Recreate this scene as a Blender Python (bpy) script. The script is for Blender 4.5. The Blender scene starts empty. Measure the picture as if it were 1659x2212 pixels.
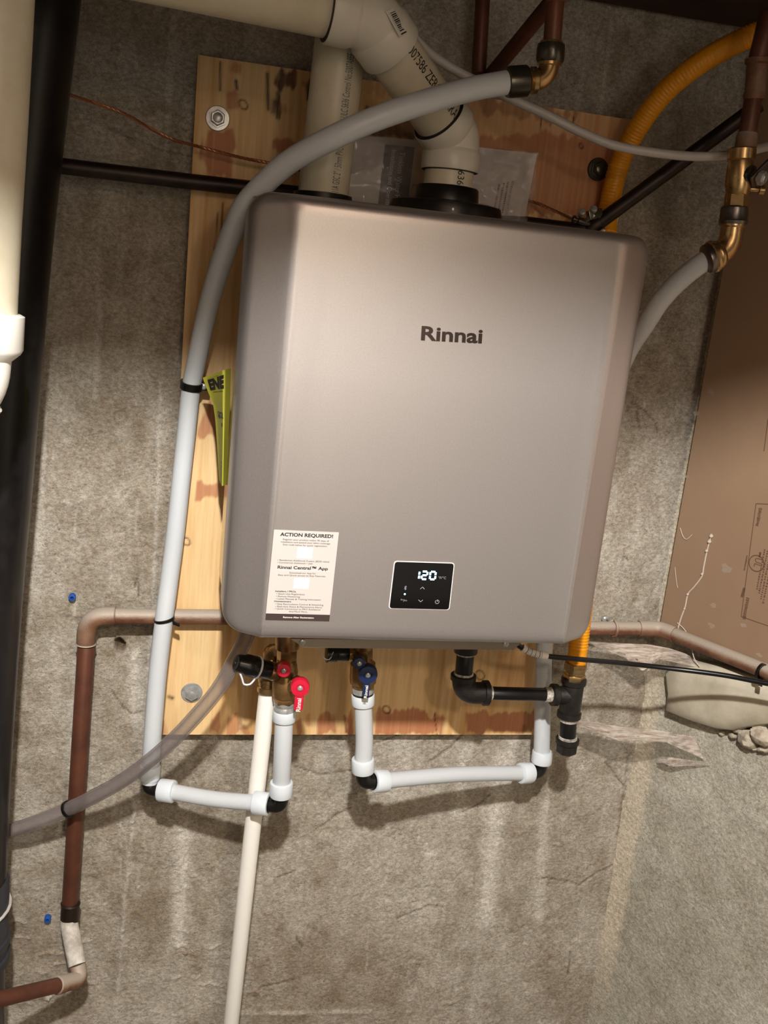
import bpy, bmesh, math, random
import numpy as np
from mathutils import Vector, Matrix, Quaternion
random.seed(7)
S = bpy.context.scene
COL = S.collection

# ------------------------------------------------------------------ camera
F = 2105.873
RV = np.array([0.24305, -0.21289, 0.07688])
CAM = np.array([-0.0113, -1.4020, -0.2563])
def _rot(r):
    a = np.linalg.norm(r); k = r / a
    K = np.array([[0, -k[2], k[1]], [k[2], 0, -k[0]], [-k[1], k[0], 0]])
    return np.eye(3) + math.sin(a) * K + (1 - math.cos(a)) * K @ K
RM = _rot(RV) @ np.array([[1, 0, 0], [0, 0, -1], [0, 1, 0]], float)      # world -> (right, down, forward)
cd = bpy.data.cameras.new('camera'); cam = bpy.data.objects.new('camera', cd); COL.objects.link(cam)
cd.sensor_fit = 'HORIZONTAL'; cd.sensor_width = 36.0; cd.lens = F * 36.0 / 1659.0
cd.clip_start = 0.02; cd.clip_end = 50
M4 = Matrix.Identity(4)
for i in range(3):
    M4[i][0] = RM[0][i]; M4[i][1] = -RM[1][i]; M4[i][2] = -RM[2][i]; M4[i][3] = CAM[i]
cam.matrix_world = M4
S.camera = cam
# ------------------------------------------------------------------ light
S.view_settings.view_transform = 'Standard'; S.view_settings.look = 'None'
S.view_settings.gamma = 1; S.view_settings.use_curve_mapping = False
S.view_settings.exposure = 0.0
w = bpy.data.worlds.new('basement_air'); S.world = w; w.use_nodes = True
w.node_tree.nodes['Background'].inputs[0].default_value = (1.0, 0.82, 0.62, 1)
w.node_tree.nodes['Background'].inputs[1].default_value = 0.02
def lamp(name, loc, power, radius, color):
    ld = bpy.data.lights.new(name, 'POINT'); ld.energy = power; ld.shadow_soft_size = radius; ld.color = color
    o = bpy.data.objects.new(name, ld); o.location = loc; COL.objects.link(o); return o
lamp('bulb_light', (-0.05, -1.62, 0.45), 196.0, 0.030, (1.0, 0.965, 0.92))
sd_ = bpy.data.lights.new('added_reflection_light', 'SPOT'); sd_.energy = 100; sd_.spot_size = 2.2; sd_.spot_blend = .8; sd_.shadow_soft_size = .06; sd_.color = (1.0, .95, .91)
so_ = bpy.data.objects.new('added_reflection_light', sd_); so_.location = (0.42, -3.55, -.10); COL.objects.link(so_)
so_.rotation_euler = Vector((0.0, -1.0, -.28)).to_track_quat('-Z', 'Y').to_euler()          # added lamp: brightens the white wall opposite for the heater cover to reflect
lamp('warm_bulb_light', (0.40, -2.18, 0.275), 28.0, 0.05, (1.0, 0.80, 0.58))

# ------------------------------------------------------------------ helpers
def at(x, y, Y):                                   # photo pixel -> the point with depth Y in the room
    d = RM.T @ np.array([(x - 829.5) / F, (y - 1106) / F, 1.0])
    return Vector(CAM + d * (Y - CAM[1]) / d[1])
def at_z(x, y, Z):
    d = RM.T @ np.array([(x - 829.5) / F, (y - 1106) / F, 1.0])
    return Vector(CAM + d * (Z - CAM[2]) / d[2])
def vnoise(x, y, seed=0):
    rs = np.random.RandomState(seed); T = rs.rand(256, 256)
    xi = np.floor(x).astype(int); yi = np.floor(y).astype(int)
    fx = x - xi; fy = y - yi; fx = fx * fx * (3 - 2 * fx); fy = fy * fy * (3 - 2 * fy)
    a = T[xi % 256, yi % 256]; b = T[(xi + 1) % 256, yi % 256]
    c = T[xi % 256, (yi + 1) % 256]; d = T[(xi + 1) % 256, (yi + 1) % 256]
    return (a * (1 - fx) + b * fx) * (1 - fy) + (c * (1 - fx) + d * fx) * fy
def fbm(x, y, seed=0, oct=4):
    s = 0; a = 1; t = 0
    for k in range(oct):
        s = s + a * vnoise(x * 2 ** k, y * 2 ** k, seed + k); t += a; a *= 0.5
    return s / t
def sstep(e0, e1, x):
    t = np.clip((x - e0) / (e1 - e0), 0, 1); return t * t * (3 - 2 * t)
def seg_dist(X, Z, pts):                            # distance to a polyline
    D = np.full(X.shape, 9.0)
    for (ax, az), (bx, bz) in zip(pts[:-1], pts[1:]):
        dx, dz = bx - ax, bz - az; L = dx * dx + dz * dz + 1e-12
        t = np.clip(((X - ax) * dx + (Z - az) * dz) / L, 0, 1)
        D = np.minimum(D, np.hypot(X - ax - t * dx, Z - az - t * dz))
    return D

class MB:
    def __init__(s): s.v = []; s.f = []
    def add(s, v, f):
        o = len(s.v); s.v += [Vector(p) for p in v]; s.f += [tuple(i + o for i in q) for q in f]; return s
    def sweep(s, pts, r, n=20, cap=True, phase=0.0, ref=None):
        pts = [Vector(p) for p in pts]; N = len(pts)
        rs = r if isinstance(r, (list, tuple)) else [r] * N
        T = []
        for i in range(N):
            a = pts[max(i - 1, 0)]; b = pts[min(i + 1, N - 1)]
            t = (b - a); T.append(t.normalized() if t.length > 1e-9 else (T[-1] if T else Vector((0, 0, 1))))
        u = Vector(ref) if ref is not None else (Vector((0, 0, 1)) if abs(T[0].z) < 0.9 else Vector((0, 1, 0)))
        u = (u - T[0] * u.dot(T[0])).normalized()
        V = []; Fc = []
        for i in range(N):
            if i:
                q = T[i - 1].rotation_difference(T[i]); u = q @ u
                u = (u - T[i] * u.dot(T[i])).normalized()
            w_ = T[i].cross(u)
            for k in range(n):
                a = 2 * math.pi * k / n + phase
                V.append(pts[i] + (u * math.cos(a) + w_ * math.sin(a)) * rs[i])
        for i in range(N - 1):
            for k in range(n):
                k2 = (k + 1) % n
                Fc.append((i * n + k, i * n + k2, (i + 1) * n + k2, (i + 1) * n + k))
        if cap:
            Fc.append(tuple(range(n - 1, -1, -1))); Fc.append(tuple((N - 1) * n + k for k in range(n)))
        return s.add(V, Fc)
    def lathe(s, A, D, prof, n=24, phase=0.0, ref=None):     # prof: (distance along D, radius)
        A = Vector(A); D = Vector(D).normalized()
        u = Vector(ref) if ref is not None else (Vector((0, 0, 1)) if abs(D.z) < 0.9 else Vector((0, 1, 0)))
        u = (u - D * u.dot(D)).normalized(); w_ = D.cross(u)
        V = []; Fc = []; N = len(prof)
        for (t, r) in prof:
            for k in range(n):
                a = 2 * math.pi * k / n + phase
                V.append(A + D * t + (u * math.cos(a) + w_ * math.sin(a)) * max(r, 1e-5))
        for i in range(N - 1):
            for k in range(n):
                k2 = (k + 1) % n
                Fc.append((i * n + k, i * n + k2, (i + 1) * n + k2, (i + 1) * n + k))
        Fc.append(tuple(range(n - 1, -1, -1))); Fc.append(tuple((N - 1) * n + k for k in range(n)))
        return s.add(V, Fc)
    def cyl(s, A, B, r, n=24, bev=0.0008, phase=0.0, ref=None):
        A = Vector(A); B = Vector(B); L = (B - A).length; bev = min(bev, L * .3, r * .4)
        return s.lathe(A, B - A, [(0, r - bev), (bev * .3, r - bev * .3), (bev, r), (L - bev, r), (L - bev * .3, r - bev * .3), (L, r - bev)], n, phase, ref)
    def box(s, c, ax, ay, az, hx, hy, hz, bev=0.001):
        bm = bmesh.new(); bmesh.ops.create_cube(bm, size=2.0)
        for v in bm.verts: v.co = Vector((v.co.x * hx, v.co.y * hy, v.co.z * hz))
        if bev > 0: bmesh.ops.bevel(bm, geom=bm.edges[:], offset=min(bev, hx * .8, hy * .8, hz * .8), segments=2, profile=.6, affect='EDGES')
        bm.verts.index_update()
        ax, ay, az, c = Vector(ax), Vector(ay), Vector(az), Vector(c)
        V = [c + ax * v.co.x + ay * v.co.y + az * v.co.z for v in bm.verts]
        Fc = [tuple(v.index for v in f.verts) for f in bm.faces]; bm.free()
        return s.add(V, Fc)
    def prism(s, poly, ex):                       # polygon (3-D points) thickened by the vector ex
        n = len(poly); ex = Vector(ex); P = [Vector(p) for p in poly]
        V = P + [p + ex for p in P]
        Fc = [tuple(range(n)), tuple(range(2 * n - 1, n - 1, -1))] + [(i, i + n, (i + 1) % n + n, (i + 1) % n) for i in range(n)]
        return s.add(V, Fc)
    def build(s, name, mat, parent=None, smooth=True, recalc=True, sharp=38, **tags):
        root = parent
        base = Vector((0, 0, 0))
        while root is not None: base += root.location; root = root.parent
        me = bpy.data.meshes.new(name)
        if parent is None:
            xs = [v for v in s.v]
            base = Vector(((min(v.x for v in xs) + max(v.x for v in xs)) / 2, (min(v.y for v in xs) + max(v.y for v in xs)) / 2, min(v.z for v in xs)))
        me.from_pydata([tuple(v - base) for v in s.v], [], s.f)
        if recalc:
            bm = bmesh.new(); bm.from_mesh(me); bmesh.ops.recalc_face_normals(bm, faces=bm.faces[:]); bm.to_mesh(me); bm.free()
        if smooth:
            me.polygons.foreach_set('use_smooth', [True] * len(me.polygons)); me.set_sharp_from_angle(angle=math.radians(sharp))
        me.materials.append(mat); me.update()
        o = bpy.data.objects.new(name, me); COL.objects.link(o)
        if parent is None: o.location = base
        else: o.parent = parent
        for k, v in tags.items(): o[k] = v
        return o
def crom(pts, step=0.006):                         # smooth curve through points
    P = [Vector(p) for p in pts]; P = [P[0] * 2 - P[1]] + P + [P[-1] * 2 - P[-2]]; out = []
    for i in range(1, len(P) - 2):
        n = max(2, int((P[i + 1] - P[i]).length / step))
        for k in range(n):
            t = k / n; a, b, c, d = P[i - 1], P[i], P[i + 1], P[i + 2]
            out.append(0.5 * ((2 * b) + (c - a) * t + (2 * a - 5 * b + 4 * c - d) * t * t + (3 * b - 3 * c + d - a) * t ** 3))
    out.append(P[-2]); return out
def bend(A, B, C, r, n=8):                         # A-B-C polyline with its corner at B rounded by radius r
    A, B, C = Vector(A), Vector(B), Vector(C); u = (A - B).normalized(); v = (C - B).normalized()
    out = [A]
    for k in range(n + 1):
        t = k / n; out.append((B + u * r) * (1 - t) ** 2 + B * 2 * t * (1 - t) + (B + v * r) * t * t)
    out.append(C); return out
def thing(name, label, cat, loc, group=None):
    o = bpy.data.objects.new(name, None); COL.objects.link(o); o.location = Vector(loc)
    o.empty_display_size = .02
    o['label'] = label; o['category'] = cat
    if group: o['group'] = group
    return o

# ---- text
_tc = {}
def text2d(s, bold=0.0, spacing=1.0):
    k = (s, bold, spacing)
    if k in _tc: return _tc[k]
    cu = bpy.data.curves.new('writing', 'FONT'); cu.body = s; cu.size = 1.0; cu.offset = bold; cu.resolution_u = 3; cu.space_character = spacing
    cu.fill_mode = 'BOTH'
    o = bpy.data.objects.new('writing', cu); COL.objects.link(o)
    dg = bpy.context.evaluated_depsgraph_get(); me = bpy.data.meshes.new_from_object(o.evaluated_get(dg))
    v = np.array([p.co[:2] for p in me.vertices]); f = [tuple(p.vertices) for p in me.polygons]
    bpy.data.objects.remove(o); bpy.data.meshes.remove(me); _tc[k] = (v, f); return v, f
def put_text(mb, s, fn, u0, u1, v0, v1, bold=0.0, cap=None, keep=False, spacing=1.0):
    """fit the writing s into the box u0..u1, v0 (baseline)..v1 (cap height); fn maps (u, v) to a point"""
    v, f = text2d(s, bold, spacing)
    x0, x1 = v[:, 0].min(), v[:, 0].max(); H = 0.70 if cap is None else cap
    V = [fn(u0 + (p[0] - x0) / (x1 - x0) * (u1 - u0), v0 + p[1] / H * (v1 - v0)) for p in v]
    mb.add(V, f)
def quadmap(TL, TR, BL, BR, off):
    TL, TR, BL, BR, off = map(Vector, (TL, TR, BL, BR, off))
    return lambda u, v: (TL * (1 - u) + TR * u) * (1 - v) + (BL * (1 - u) + BR * u) * v + off
def rect2(mb, fn, u0, u1, v0, v1):
    mb.add([fn(u0, v0), fn(u1, v0), fn(u1, v1), fn(u0, v1)], [(0, 1, 2, 3)])
def stroke(mb, fn, pts, w, asp=1.0):               # a flat stroke through (u, v) points; asp = height/width of the quad
    for (a, b), (c, d) in zip(pts[:-1], pts[1:]):
        dx, dy = c - a, (d - b) * asp; L = math.hypot(dx, dy) + 1e-9; nx, ny = -dy / L * w / 2, dx / L * w / 2 / asp
        mb.add([fn(a + nx, b + ny), fn(c + nx, d + ny), fn(c - nx, d - ny), fn(a - nx, b - ny)], [(0, 1, 2, 3)])

def smudge_row(mb, fn, u0, u1, v0, v1, seed):       # a row of print too small to read: short strokes
    q = random.Random(seed); u = u0; L = (u1 - u0)
    while u < u1 - L * .02:
        w_ = L * q.uniform(.018, .05); rect2(mb, fn, u, min(u + w_, u1), v0 + (v1 - v0) * q.uniform(0, .2), v1 - (v1 - v0) * q.uniform(0, .2)); u += w_ + L * q.uniform(.012, .03)
# ---- materials
def srgb(r, g, b):
    return tuple(((c / 255) / 12.92 if c / 255 <= .04045 else ((c / 255 + .055) / 1.055) ** 2.4) for c in (r, g, b)) + (1,)
def mat(name, col, rough=.5, metal=0.0, n2=None, scale=40, amt=.5, bump=0.0, bscale=200, stretch=(1, 1, 1), coat=0, alpha=None, emis=None, rvar=0.0, attr=None, spec=.5):
    m = bpy.data.materials.new(name); m.use_nodes = True; nt = m.node_tree; N = nt.nodes; L = nt.links
    b = N['Principled BSDF']; b.inputs['Roughness'].default_value = rough; b.inputs['Metallic'].default_value = metal
    b.inputs['Base Color'].default_value = col; b.inputs['Coat Weight'].default_value = coat
    b.inputs['Specular IOR Level'].default_value = spec
    tc = N.new('ShaderNodeTexCoord'); mp = N.new('ShaderNodeMapping'); mp.inputs['Scale'].default_value = stretch
    L.new(tc.outputs['Object'], mp.inputs[0])
    src = None
    if attr:
        a = N.new('ShaderNodeVertexColor'); a.layer_name = attr; src = a.outputs[0]
        L.new(src, b.inputs['Base Color'])
    if n2 is not None:
        nz = N.new('ShaderNodeTexNoise'); nz.inputs['Scale'].default_value = scale; nz.inputs['Detail'].default_value = 6; nz.inputs['Roughness'].default_value = .62
        L.new(mp.outputs[0], nz.inputs['Vector'])
        cr = N.new('ShaderNodeValToRGB'); cr.color_ramp.elements[0].position = .5 - .22 / max(amt, .05) * .5; cr.color_ramp.elements[1].position = .5 + .22 / max(amt, .05) * .5
        L.new(nz.outputs['Fac'], cr.inputs[0])
        mx = N.new('ShaderNodeMix'); mx.data_type = 'RGBA'
        L.new(cr.outputs[0], mx.inputs['Factor'])
        if attr:
            mx.blend_type = 'MULTIPLY'; L.new(src, mx.inputs['A']); mx.inputs['B'].default_value = n2
        else:
            mx.inputs['A'].default_value = col; mx.inputs['B'].default_value = n2
        L.new(mx.outputs['Result'], b.inputs['Base Color'])
        if rvar:
            mr = N.new('ShaderNodeMapRange'); mr.inputs['To Min'].default_value = rough - rvar; mr.inputs['To Max'].default_value = rough + rvar
            L.new(nz.outputs['Fac'], mr.inputs['Value']); L.new(mr.outputs[0], b.inputs['Roughness'])
    if bump:
        nb = N.new('ShaderNodeTexNoise'); nb.inputs['Scale'].default_value = bscale; nb.inputs['Detail'].default_value = 5
        L.new(mp.outputs[0], nb.inputs['Vector'])
        bp = N.new('ShaderNodeBump'); bp.inputs['Strength'].default_value = bump; bp.inputs['Distance'].default_value = .002
        L.new(nb.outputs['Fac'], bp.inputs['Height']); L.new(bp.outputs[0], b.inputs['Normal'])
    if emis:
        b.inputs['Emission Color'].default_value = emis[0]; b.inputs['Emission Strength'].default_value = emis[1]
    if alpha is not None:
        tr = N.new('ShaderNodeBsdfTransparent'); ms = N.new('ShaderNodeMixShader'); ms.inputs[0].default_value = alpha
        L.new(tr.outputs[0], ms.inputs[1]); L.new(b.outputs[0], ms.inputs[2]); L.new(ms.outputs[0], N['Material Output'].inputs[0])
    return m
MAT = {}
MAT['pex'] = mat('translucent_pex', srgb(200, 205, 209), .36, spec=.4)
MAT['pexring'] = mat('pex_ring', srgb(214, 222, 228), .35)
MAT['blackplastic'] = mat('black_plastic', srgb(16, 15, 14), .3)
MAT['pvc'] = mat('cream_pvc', srgb(214, 206, 184), .38, n2=srgb(204, 194, 168), scale=25, amt=.6)
MAT['pvcfit'] = mat('pvc_fitting', srgb(216, 211, 198), .34)
MAT['pvcwhite'] = mat('white_pvc', srgb(240, 238, 230), .35)
MAT['pvcdirty'] = mat('ivory_pvc', srgb(216, 210, 188), .4, n2=srgb(206, 196, 170), scale=30, amt=.6)
MAT['abs'] = mat('black_drain_plastic', srgb(14, 12, 14), .32, n2=srgb(26, 24, 26), scale=60, amt=.7)
MAT['rubber'] = mat('grey_rubber', srgb(48, 50, 56), .5)
MAT['ink'] = mat('dark_ink', srgb(28, 26, 26), .5)
MAT['blueink'] = mat('blue_grey_ink', srgb(92, 104, 110), .5)
MAT['copper'] = mat('tarnished_copper', srgb(112, 68, 50), .46, .35, n2=srgb(88, 54, 42), scale=22, amt=.8, rvar=.1, bump=.1, bscale=90)
MAT['dustcopper'] = mat('dusty_copper', srgb(104, 64, 44), .6, .15, n2=srgb(132, 96, 70), scale=30, amt=.9, bump=.25, bscale=90)
def dusty_top(m, dust):
    nt = m.node_tree; N = nt.nodes; L = nt.links; b = N['Principled BSDF']; src = b.inputs['Base Color'].links[0].from_socket
    g = N.new('ShaderNodeNewGeometry'); sx = N.new('ShaderNodeSeparateXYZ'); L.new(g.outputs['Normal'], sx.inputs[0])
    nz = N.new('ShaderNodeTexNoise'); nz.inputs['Scale'].default_value = 95; nz.inputs['Detail'].default_value = 6; nz.inputs['Roughness'].default_value = .75
    ad = N.new('ShaderNodeMath'); ad.operation = 'MULTIPLY_ADD'; ad.inputs[1].default_value = 1.8; L.new(nz.outputs['Fac'], ad.inputs[0]); L.new(sx.outputs['Z'], ad.inputs[2])
    mr = N.new('ShaderNodeMapRange'); mr.inputs['From Min'].default_value = .85; mr.inputs['From Max'].default_value = 1.5; L.new(ad.outputs[0], mr.inputs['Value'])
    mx = N.new('ShaderNodeMix'); mx.data_type = 'RGBA'; L.new(mr.outputs[0], mx.inputs['Factor']); L.new(src, mx.inputs['A']); mx.inputs['B'].default_value = dust; L.new(mx.outputs['Result'], b.inputs['Base Color'])
dusty_top(MAT['dustcopper'], srgb(172, 160, 146))
MAT['darkpipe'] = mat('dark_tarnished_pipe', srgb(52, 38, 30), .45, .4, n2=srgb(34, 24, 20), scale=30, amt=.8)
MAT['brass'] = mat('brass', srgb(206, 178, 128), .28, .9, n2=srgb(172, 140, 96), scale=35, amt=.6, rvar=.06)
MAT['darkbrass'] = mat('aged_brass', srgb(168, 134, 88), .32, .8, n2=srgb(126, 96, 62), scale=35, amt=.8)
MAT['steelring'] = mat('stainless_collar', srgb(120, 116, 112), .3, .9)
MAT['darkring'] = mat('dark_steel_collar', srgb(82, 78, 68), .25, .7)
MAT['zinc'] = mat('zinc_steel', srgb(190, 192, 190), .28, .45, n2=srgb(160, 162, 160), scale=120, amt=.8)
MAT['iron'] = mat('black_iron', srgb(46, 42, 40), .42, .35, n2=srgb(34, 31, 30), scale=70, amt=.8, bump=.2, bscale=260)
MAT['ironpipe'] = mat('black_iron_nipple', srgb(26, 25, 26), .3, .3)
MAT['tape'] = mat('thread_tape', srgb(205, 200, 190), .6, n2=srgb(120, 115, 105), scale=180, amt=1)
MAT['yellow'] = mat('yellow_jacket', srgb(226, 150, 14), .42)
MAT['case'] = mat('heater_case', srgb(196, 184, 168), .2, .9)
MAT['red'] = mat('red_handle', srgb(208, 30, 60), .3)
MAT['blue'] = mat('blue_handle', srgb(28, 44, 82), .35)
MAT['white'] = mat('white_print', srgb(236, 232, 226), .5)
MAT['paper'] = mat('white_sticker', srgb(200, 195, 190), .5)
MAT['stickbar'] = mat('sticker_dark_bar', srgb(62, 48, 46), .5)
MAT['glass'] = mat('black_glass', srgb(8, 8, 11), .12, coat=.3)
MAT['led'] = mat('lit_digits', (.1, .4, 1, 1), .5, emis=((.42, .80, 1.0, 1), 5.0))
MAT['icon'] = mat('panel_icons', srgb(150, 160, 165), .5)
MAT['chrome'] = mat('dark_chrome', srgb(86, 76, 72), .22, .9)
MAT['strand'] = mat('bare_copper_wire', srgb(160, 104, 74), .35, .6)
MAT['cable'] = mat('black_cable', srgb(18, 18, 20), .3)
MAT['clear'] = mat('clear_vinyl', srgb(140, 130, 128), .14, alpha=.20, coat=.6)
def clear_wall(m, lo, hi):
    nt = m.node_tree; N = nt.nodes; L = nt.links; ms = [n for n in N if n.type == 'MIX_SHADER'][0]
    lw = N.new('ShaderNodeLayerWeight'); lw.inputs['Blend'].default_value = .45
    mr = N.new('ShaderNodeMapRange'); mr.inputs['To Min'].default_value = lo; mr.inputs['To Max'].default_value = hi; L.new(lw.outputs['Facing'], mr.inputs['Value']); L.new(mr.outputs[0], ms.inputs[0])
clear_wall(MAT['clear'], .20, .85)
MAT['bag'] = mat('clear_bag', srgb(215, 208, 204), .12, alpha=.30, coat=1.0)
MAT['thintube'] = mat('milky_thin_tube', srgb(196, 192, 186), .4)
MAT['booklet'] = mat('white_booklet', srgb(206, 196, 190), .45)
MAT['greypanel'] = mat('grey_print', srgb(92, 84, 82), .5)
MAT['energy'] = mat('yellow_green_paper', srgb(176, 172, 58), .6)
MAT['bluewall'] = mat('blue_plug', srgb(30, 80, 160), .5)
MAT['gasket'] = mat('black_gasket', srgb(14, 13, 13), .35)
MAT['board'] = mat('brown_faced_board', srgb(156, 130, 106), .5, n2=srgb(146, 120, 97), scale=9, amt=.5, stretch=(1, 1, .6), bump=.03, bscale=120)
MAT['boardink'] = mat('brown_ink', srgb(98, 72, 56), .55)
MAT['gapshade'] = mat('board_gap_shade', srgb(58, 40, 32), .7)  # shade of the gap below the board, as a dark colour
MAT['cobweb'] = mat('cobweb_threads', srgb(196, 182, 168), .9)
MAT['orange'] = mat('orange_sticker', srgb(190, 80, 40), .5)
MAT['stone'] = mat('pale_stone', srgb(190, 183, 164), .7, n2=srgb(164, 155, 134), scale=14, amt=.8, bump=.25, bscale=90)
MAT['rubble'] = mat('grey_rubble', srgb(186, 176, 158), .9, n2=srgb(136, 124, 106), scale=50, amt=.9, bump=.8, bscale=120)
MAT['timber'] = mat('dark_timber', srgb(74, 50, 36), .8, n2=srgb(52, 34, 25), scale=14, amt=.8, stretch=(.4, 1, 1.6))
MAT['plaster_plain'] = mat('plain_basement_wall', srgb(168, 156, 136), .9, n2=srgb(150, 138, 118), scale=6, amt=.6)
MAT['floor'] = mat('concrete_floor', srgb(104, 98, 90), .9, n2=srgb(88, 82, 74), scale=5, amt=.6)
MAT['concrete'] = mat('raw_concrete', (.4, .37, .32, 1), .92, attr='col', n2=(.78, .76, .73, 1), scale=120, amt=.6, bump=.5, bscale=170, spec=.25)
def concrete_detail(m):
    nt = m.node_tree; N = nt.nodes; L = nt.links; b = N['Principled BSDF']
    col = b.inputs['Base Color'].links[0].from_socket
    tc = N.new('ShaderNodeTexCoord'); mp = N.new('ShaderNodeMapping'); mp.inputs['Rotation'].default_value = (0, .35, 0); mp.inputs['Scale'].default_value = (.8, 1, 1.2); L.new(tc.outputs['Object'], mp.inputs[0])
    def noise(sc, det=4, ro=.6):
        n = N.new('ShaderNodeTexNoise'); n.inputs['Scale'].default_value = sc; n.inputs['Detail'].default_value = det; n.inputs['Roughness'].default_value = ro; L.new(mp.outputs[0], n.inputs['Vector']); return n.outputs['Fac']
    def rng(src, a, c, lo, hi):
        r_ = N.new('ShaderNodeMapRange'); r_.interpolation_type = 'SMOOTHSTEP'; r_.inputs['From Min'].default_value = a; r_.inputs['From Max'].default_value = c; r_.inputs['To Min'].default_value = lo; r_.inputs['To Max'].default_value = hi; L.new(src, r_.inputs['Value']); return r_.outputs[0]
    n1 = noise(360, 4, .7); n2 = noise(190, 6, .78); n3 = noise(640, 2, .5); n4 = noise(38, 4, .6)
    def mixv(a, c, k_):          # a + (c - a) * k
        q = N.new('ShaderNodeMix'); q.data_type = 'FLOAT'; L.new(k_, q.inputs['Factor']); q.inputs['A'].default_value = a; L.new(c, q.inputs['B']); return q.outputs['Result']
    pits = mixv(1.0, rng(n1, .56, .70, 1.0, .58), rng(n4, .42, .62, .15, 1.0)); lites = rng(n2, .34, .66, .70, 1.22); gr = rng(n3, .3, .7, .84, 1.10)
    def mul(a, c):
        q = N.new('ShaderNodeMath'); q.operation = 'MULTIPLY'; L.new(a, q.inputs[0]); L.new(c, q.inputs[1]); return q.outputs[0]
    k = mul(mul(pits, lites), gr)
    vm = N.new('ShaderNodeVectorMath'); vm.operation = 'SCALE'; L.new(col, vm.inputs[0]); L.new(k, vm.inputs['Scale']); L.new(vm.outputs[0], b.inputs['Base Color'])
    bp = N.new('ShaderNodeBump'); bp.inputs['Strength'].default_value = .8; bp.inputs['Distance'].default_value = .0022
    ad = N.new('ShaderNodeMath'); ad.operation = 'ADD'; L.new(n2, ad.inputs[0]); L.new(pits, ad.inputs[1]); L.new(ad.outputs[0], bp.inputs['Height'])
    old = b.inputs['Normal'].links[0].from_socket; L.new(old, bp.inputs['Normal']); L.new(bp.outputs[0], b.inputs['Normal'])
concrete_detail(MAT['concrete'])
MAT['wood'] = mat('plywood_face', (.6, .4, .2, 1), .58, attr='col', n2=(.84, .80, .74, 1), scale=160, amt=.6, stretch=(1, 1, .06), bump=.12, bscale=180, spec=.35)
MAT['woodedge'] = mat('plywood_edge', srgb(128, 92, 58), .8, n2=srgb(92, 62, 40), scale=60, amt=.8)

def grid_obj(name, P, color, m, parent=None, loc=None, **tags):
    """P: (ni, nj, 3) points, color: (ni, nj, 3) or None"""
    ni, nj = P.shape[:2]; V = P.reshape(-1, 3).copy()
    base = np.array(loc if loc is not None else (0, 0, 0), float); V -= base
    idx = np.arange(ni * nj).reshape(ni, nj)
    Q = np.stack([idx[:-1, :-1], idx[1:, :-1], idx[1:, 1:], idx[:-1, 1:]], -1).reshape(-1, 4)
    me = bpy.data.meshes.new(name); me.vertices.add(len(V)); me.vertices.foreach_set('co', V.ravel().astype(np.float32))
    me.loops.add(Q.size); me.loops.foreach_set('vertex_index', Q.ravel().astype(np.int32))
    me.polygons.add(len(Q)); me.polygons.foreach_set('loop_start', np.arange(0, Q.size, 4, dtype=np.int32))
    me.update(calc_edges=True); me.polygons.foreach_set('use_smooth', [True] * len(Q))
    if color is not None:
        ca = me.color_attributes.new('col', 'FLOAT_COLOR', 'POINT')
        c = np.ones((ni * nj, 4), np.float32); c[:, :3] = color.reshape(-1, 3); ca.data.foreach_set('color', c.ravel())
    me.materials.append(m); o = bpy.data.objects.new(name, me); COL.objects.link(o)
    if parent is not None: o.parent = parent
    else: o.location = base
    for k, v in tags.items(): o[k] = v
    return o

# ================================================================== THE ROOM
ZF, ZC = -1.95, .60
XL, YB = -1.6, -4.2
RA = math.radians(63); RD = Vector((math.cos(RA), -math.sin(RA), 0)); RN = Vector((-math.sin(RA), -math.cos(RA), 0))   # along / out of the right wall
CORN = Vector((.800, 0, 0))
def axis(vals): return np.concatenate(vals)
def P2(x, y): p = at(x, y, 0); return (p.x, p.z)
xs = axis([np.linspace(XL, -.42, 14)[:-1], np.arange(-.42, .830, .0027), [.832]])
zs = axis([np.linspace(ZF, -1.66, 6)[:-1], np.arange(-1.66, .26, .0027), np.linspace(.26, ZC, 6)])
X, Z = np.meshgrid(xs, zs, indexing='ij')
tone = .52 * fbm(X * 5, Z * 4, 1, 5) + .48 * fbm(X * 38, Z * 30, 7, 4)
streak = fbm(X * 60, Z * 3.0, 31, 3)
fine = fbm(X * 170, Z * 170, 51, 3)
base = np.array(srgb(196, 189, 176)[:3]); dark = np.array(srgb(150, 139, 121)[:3]); lite = np.array(srgb(222, 217, 207)[:3]); brown = np.array(srgb(146, 122, 96)[:3])
t = np.clip((tone - .5) * 2.3 + .42, 0, 1)[..., None]
C = base * (1 - t) + dark * t
def blend(C, colr, m, k=1.0): m = np.clip(m, 0, 1)[..., None] * k; return C * (1 - m) + colr * m
C = blend(C, lite, sstep(.58, .8, streak) * sstep(.3, .7, fbm(X * 9, Z * 2, 77, 3)), .28)
C = blend(C, dark, sstep(.60, .85, fbm(X * 26, Z * 2.2, 88, 4)), .3)
C = blend(C, brown, sstep(.62, .75, fine) * sstep(.35, .6, tone), .45)
H = .0028 * (fbm(X * 24, Z * 30, 5, 5) - .5) + .0014 * (fine - .5) + .004 * (fbm(X * 3, Z * 3, 15, 2) - .5)
H -= .0016 * sstep(.66, .74, vnoise(X * 140, Z * 70, 8)) * sstep(.4, .6, fbm(X * 12, Z * 12, 9, 2))
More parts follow.
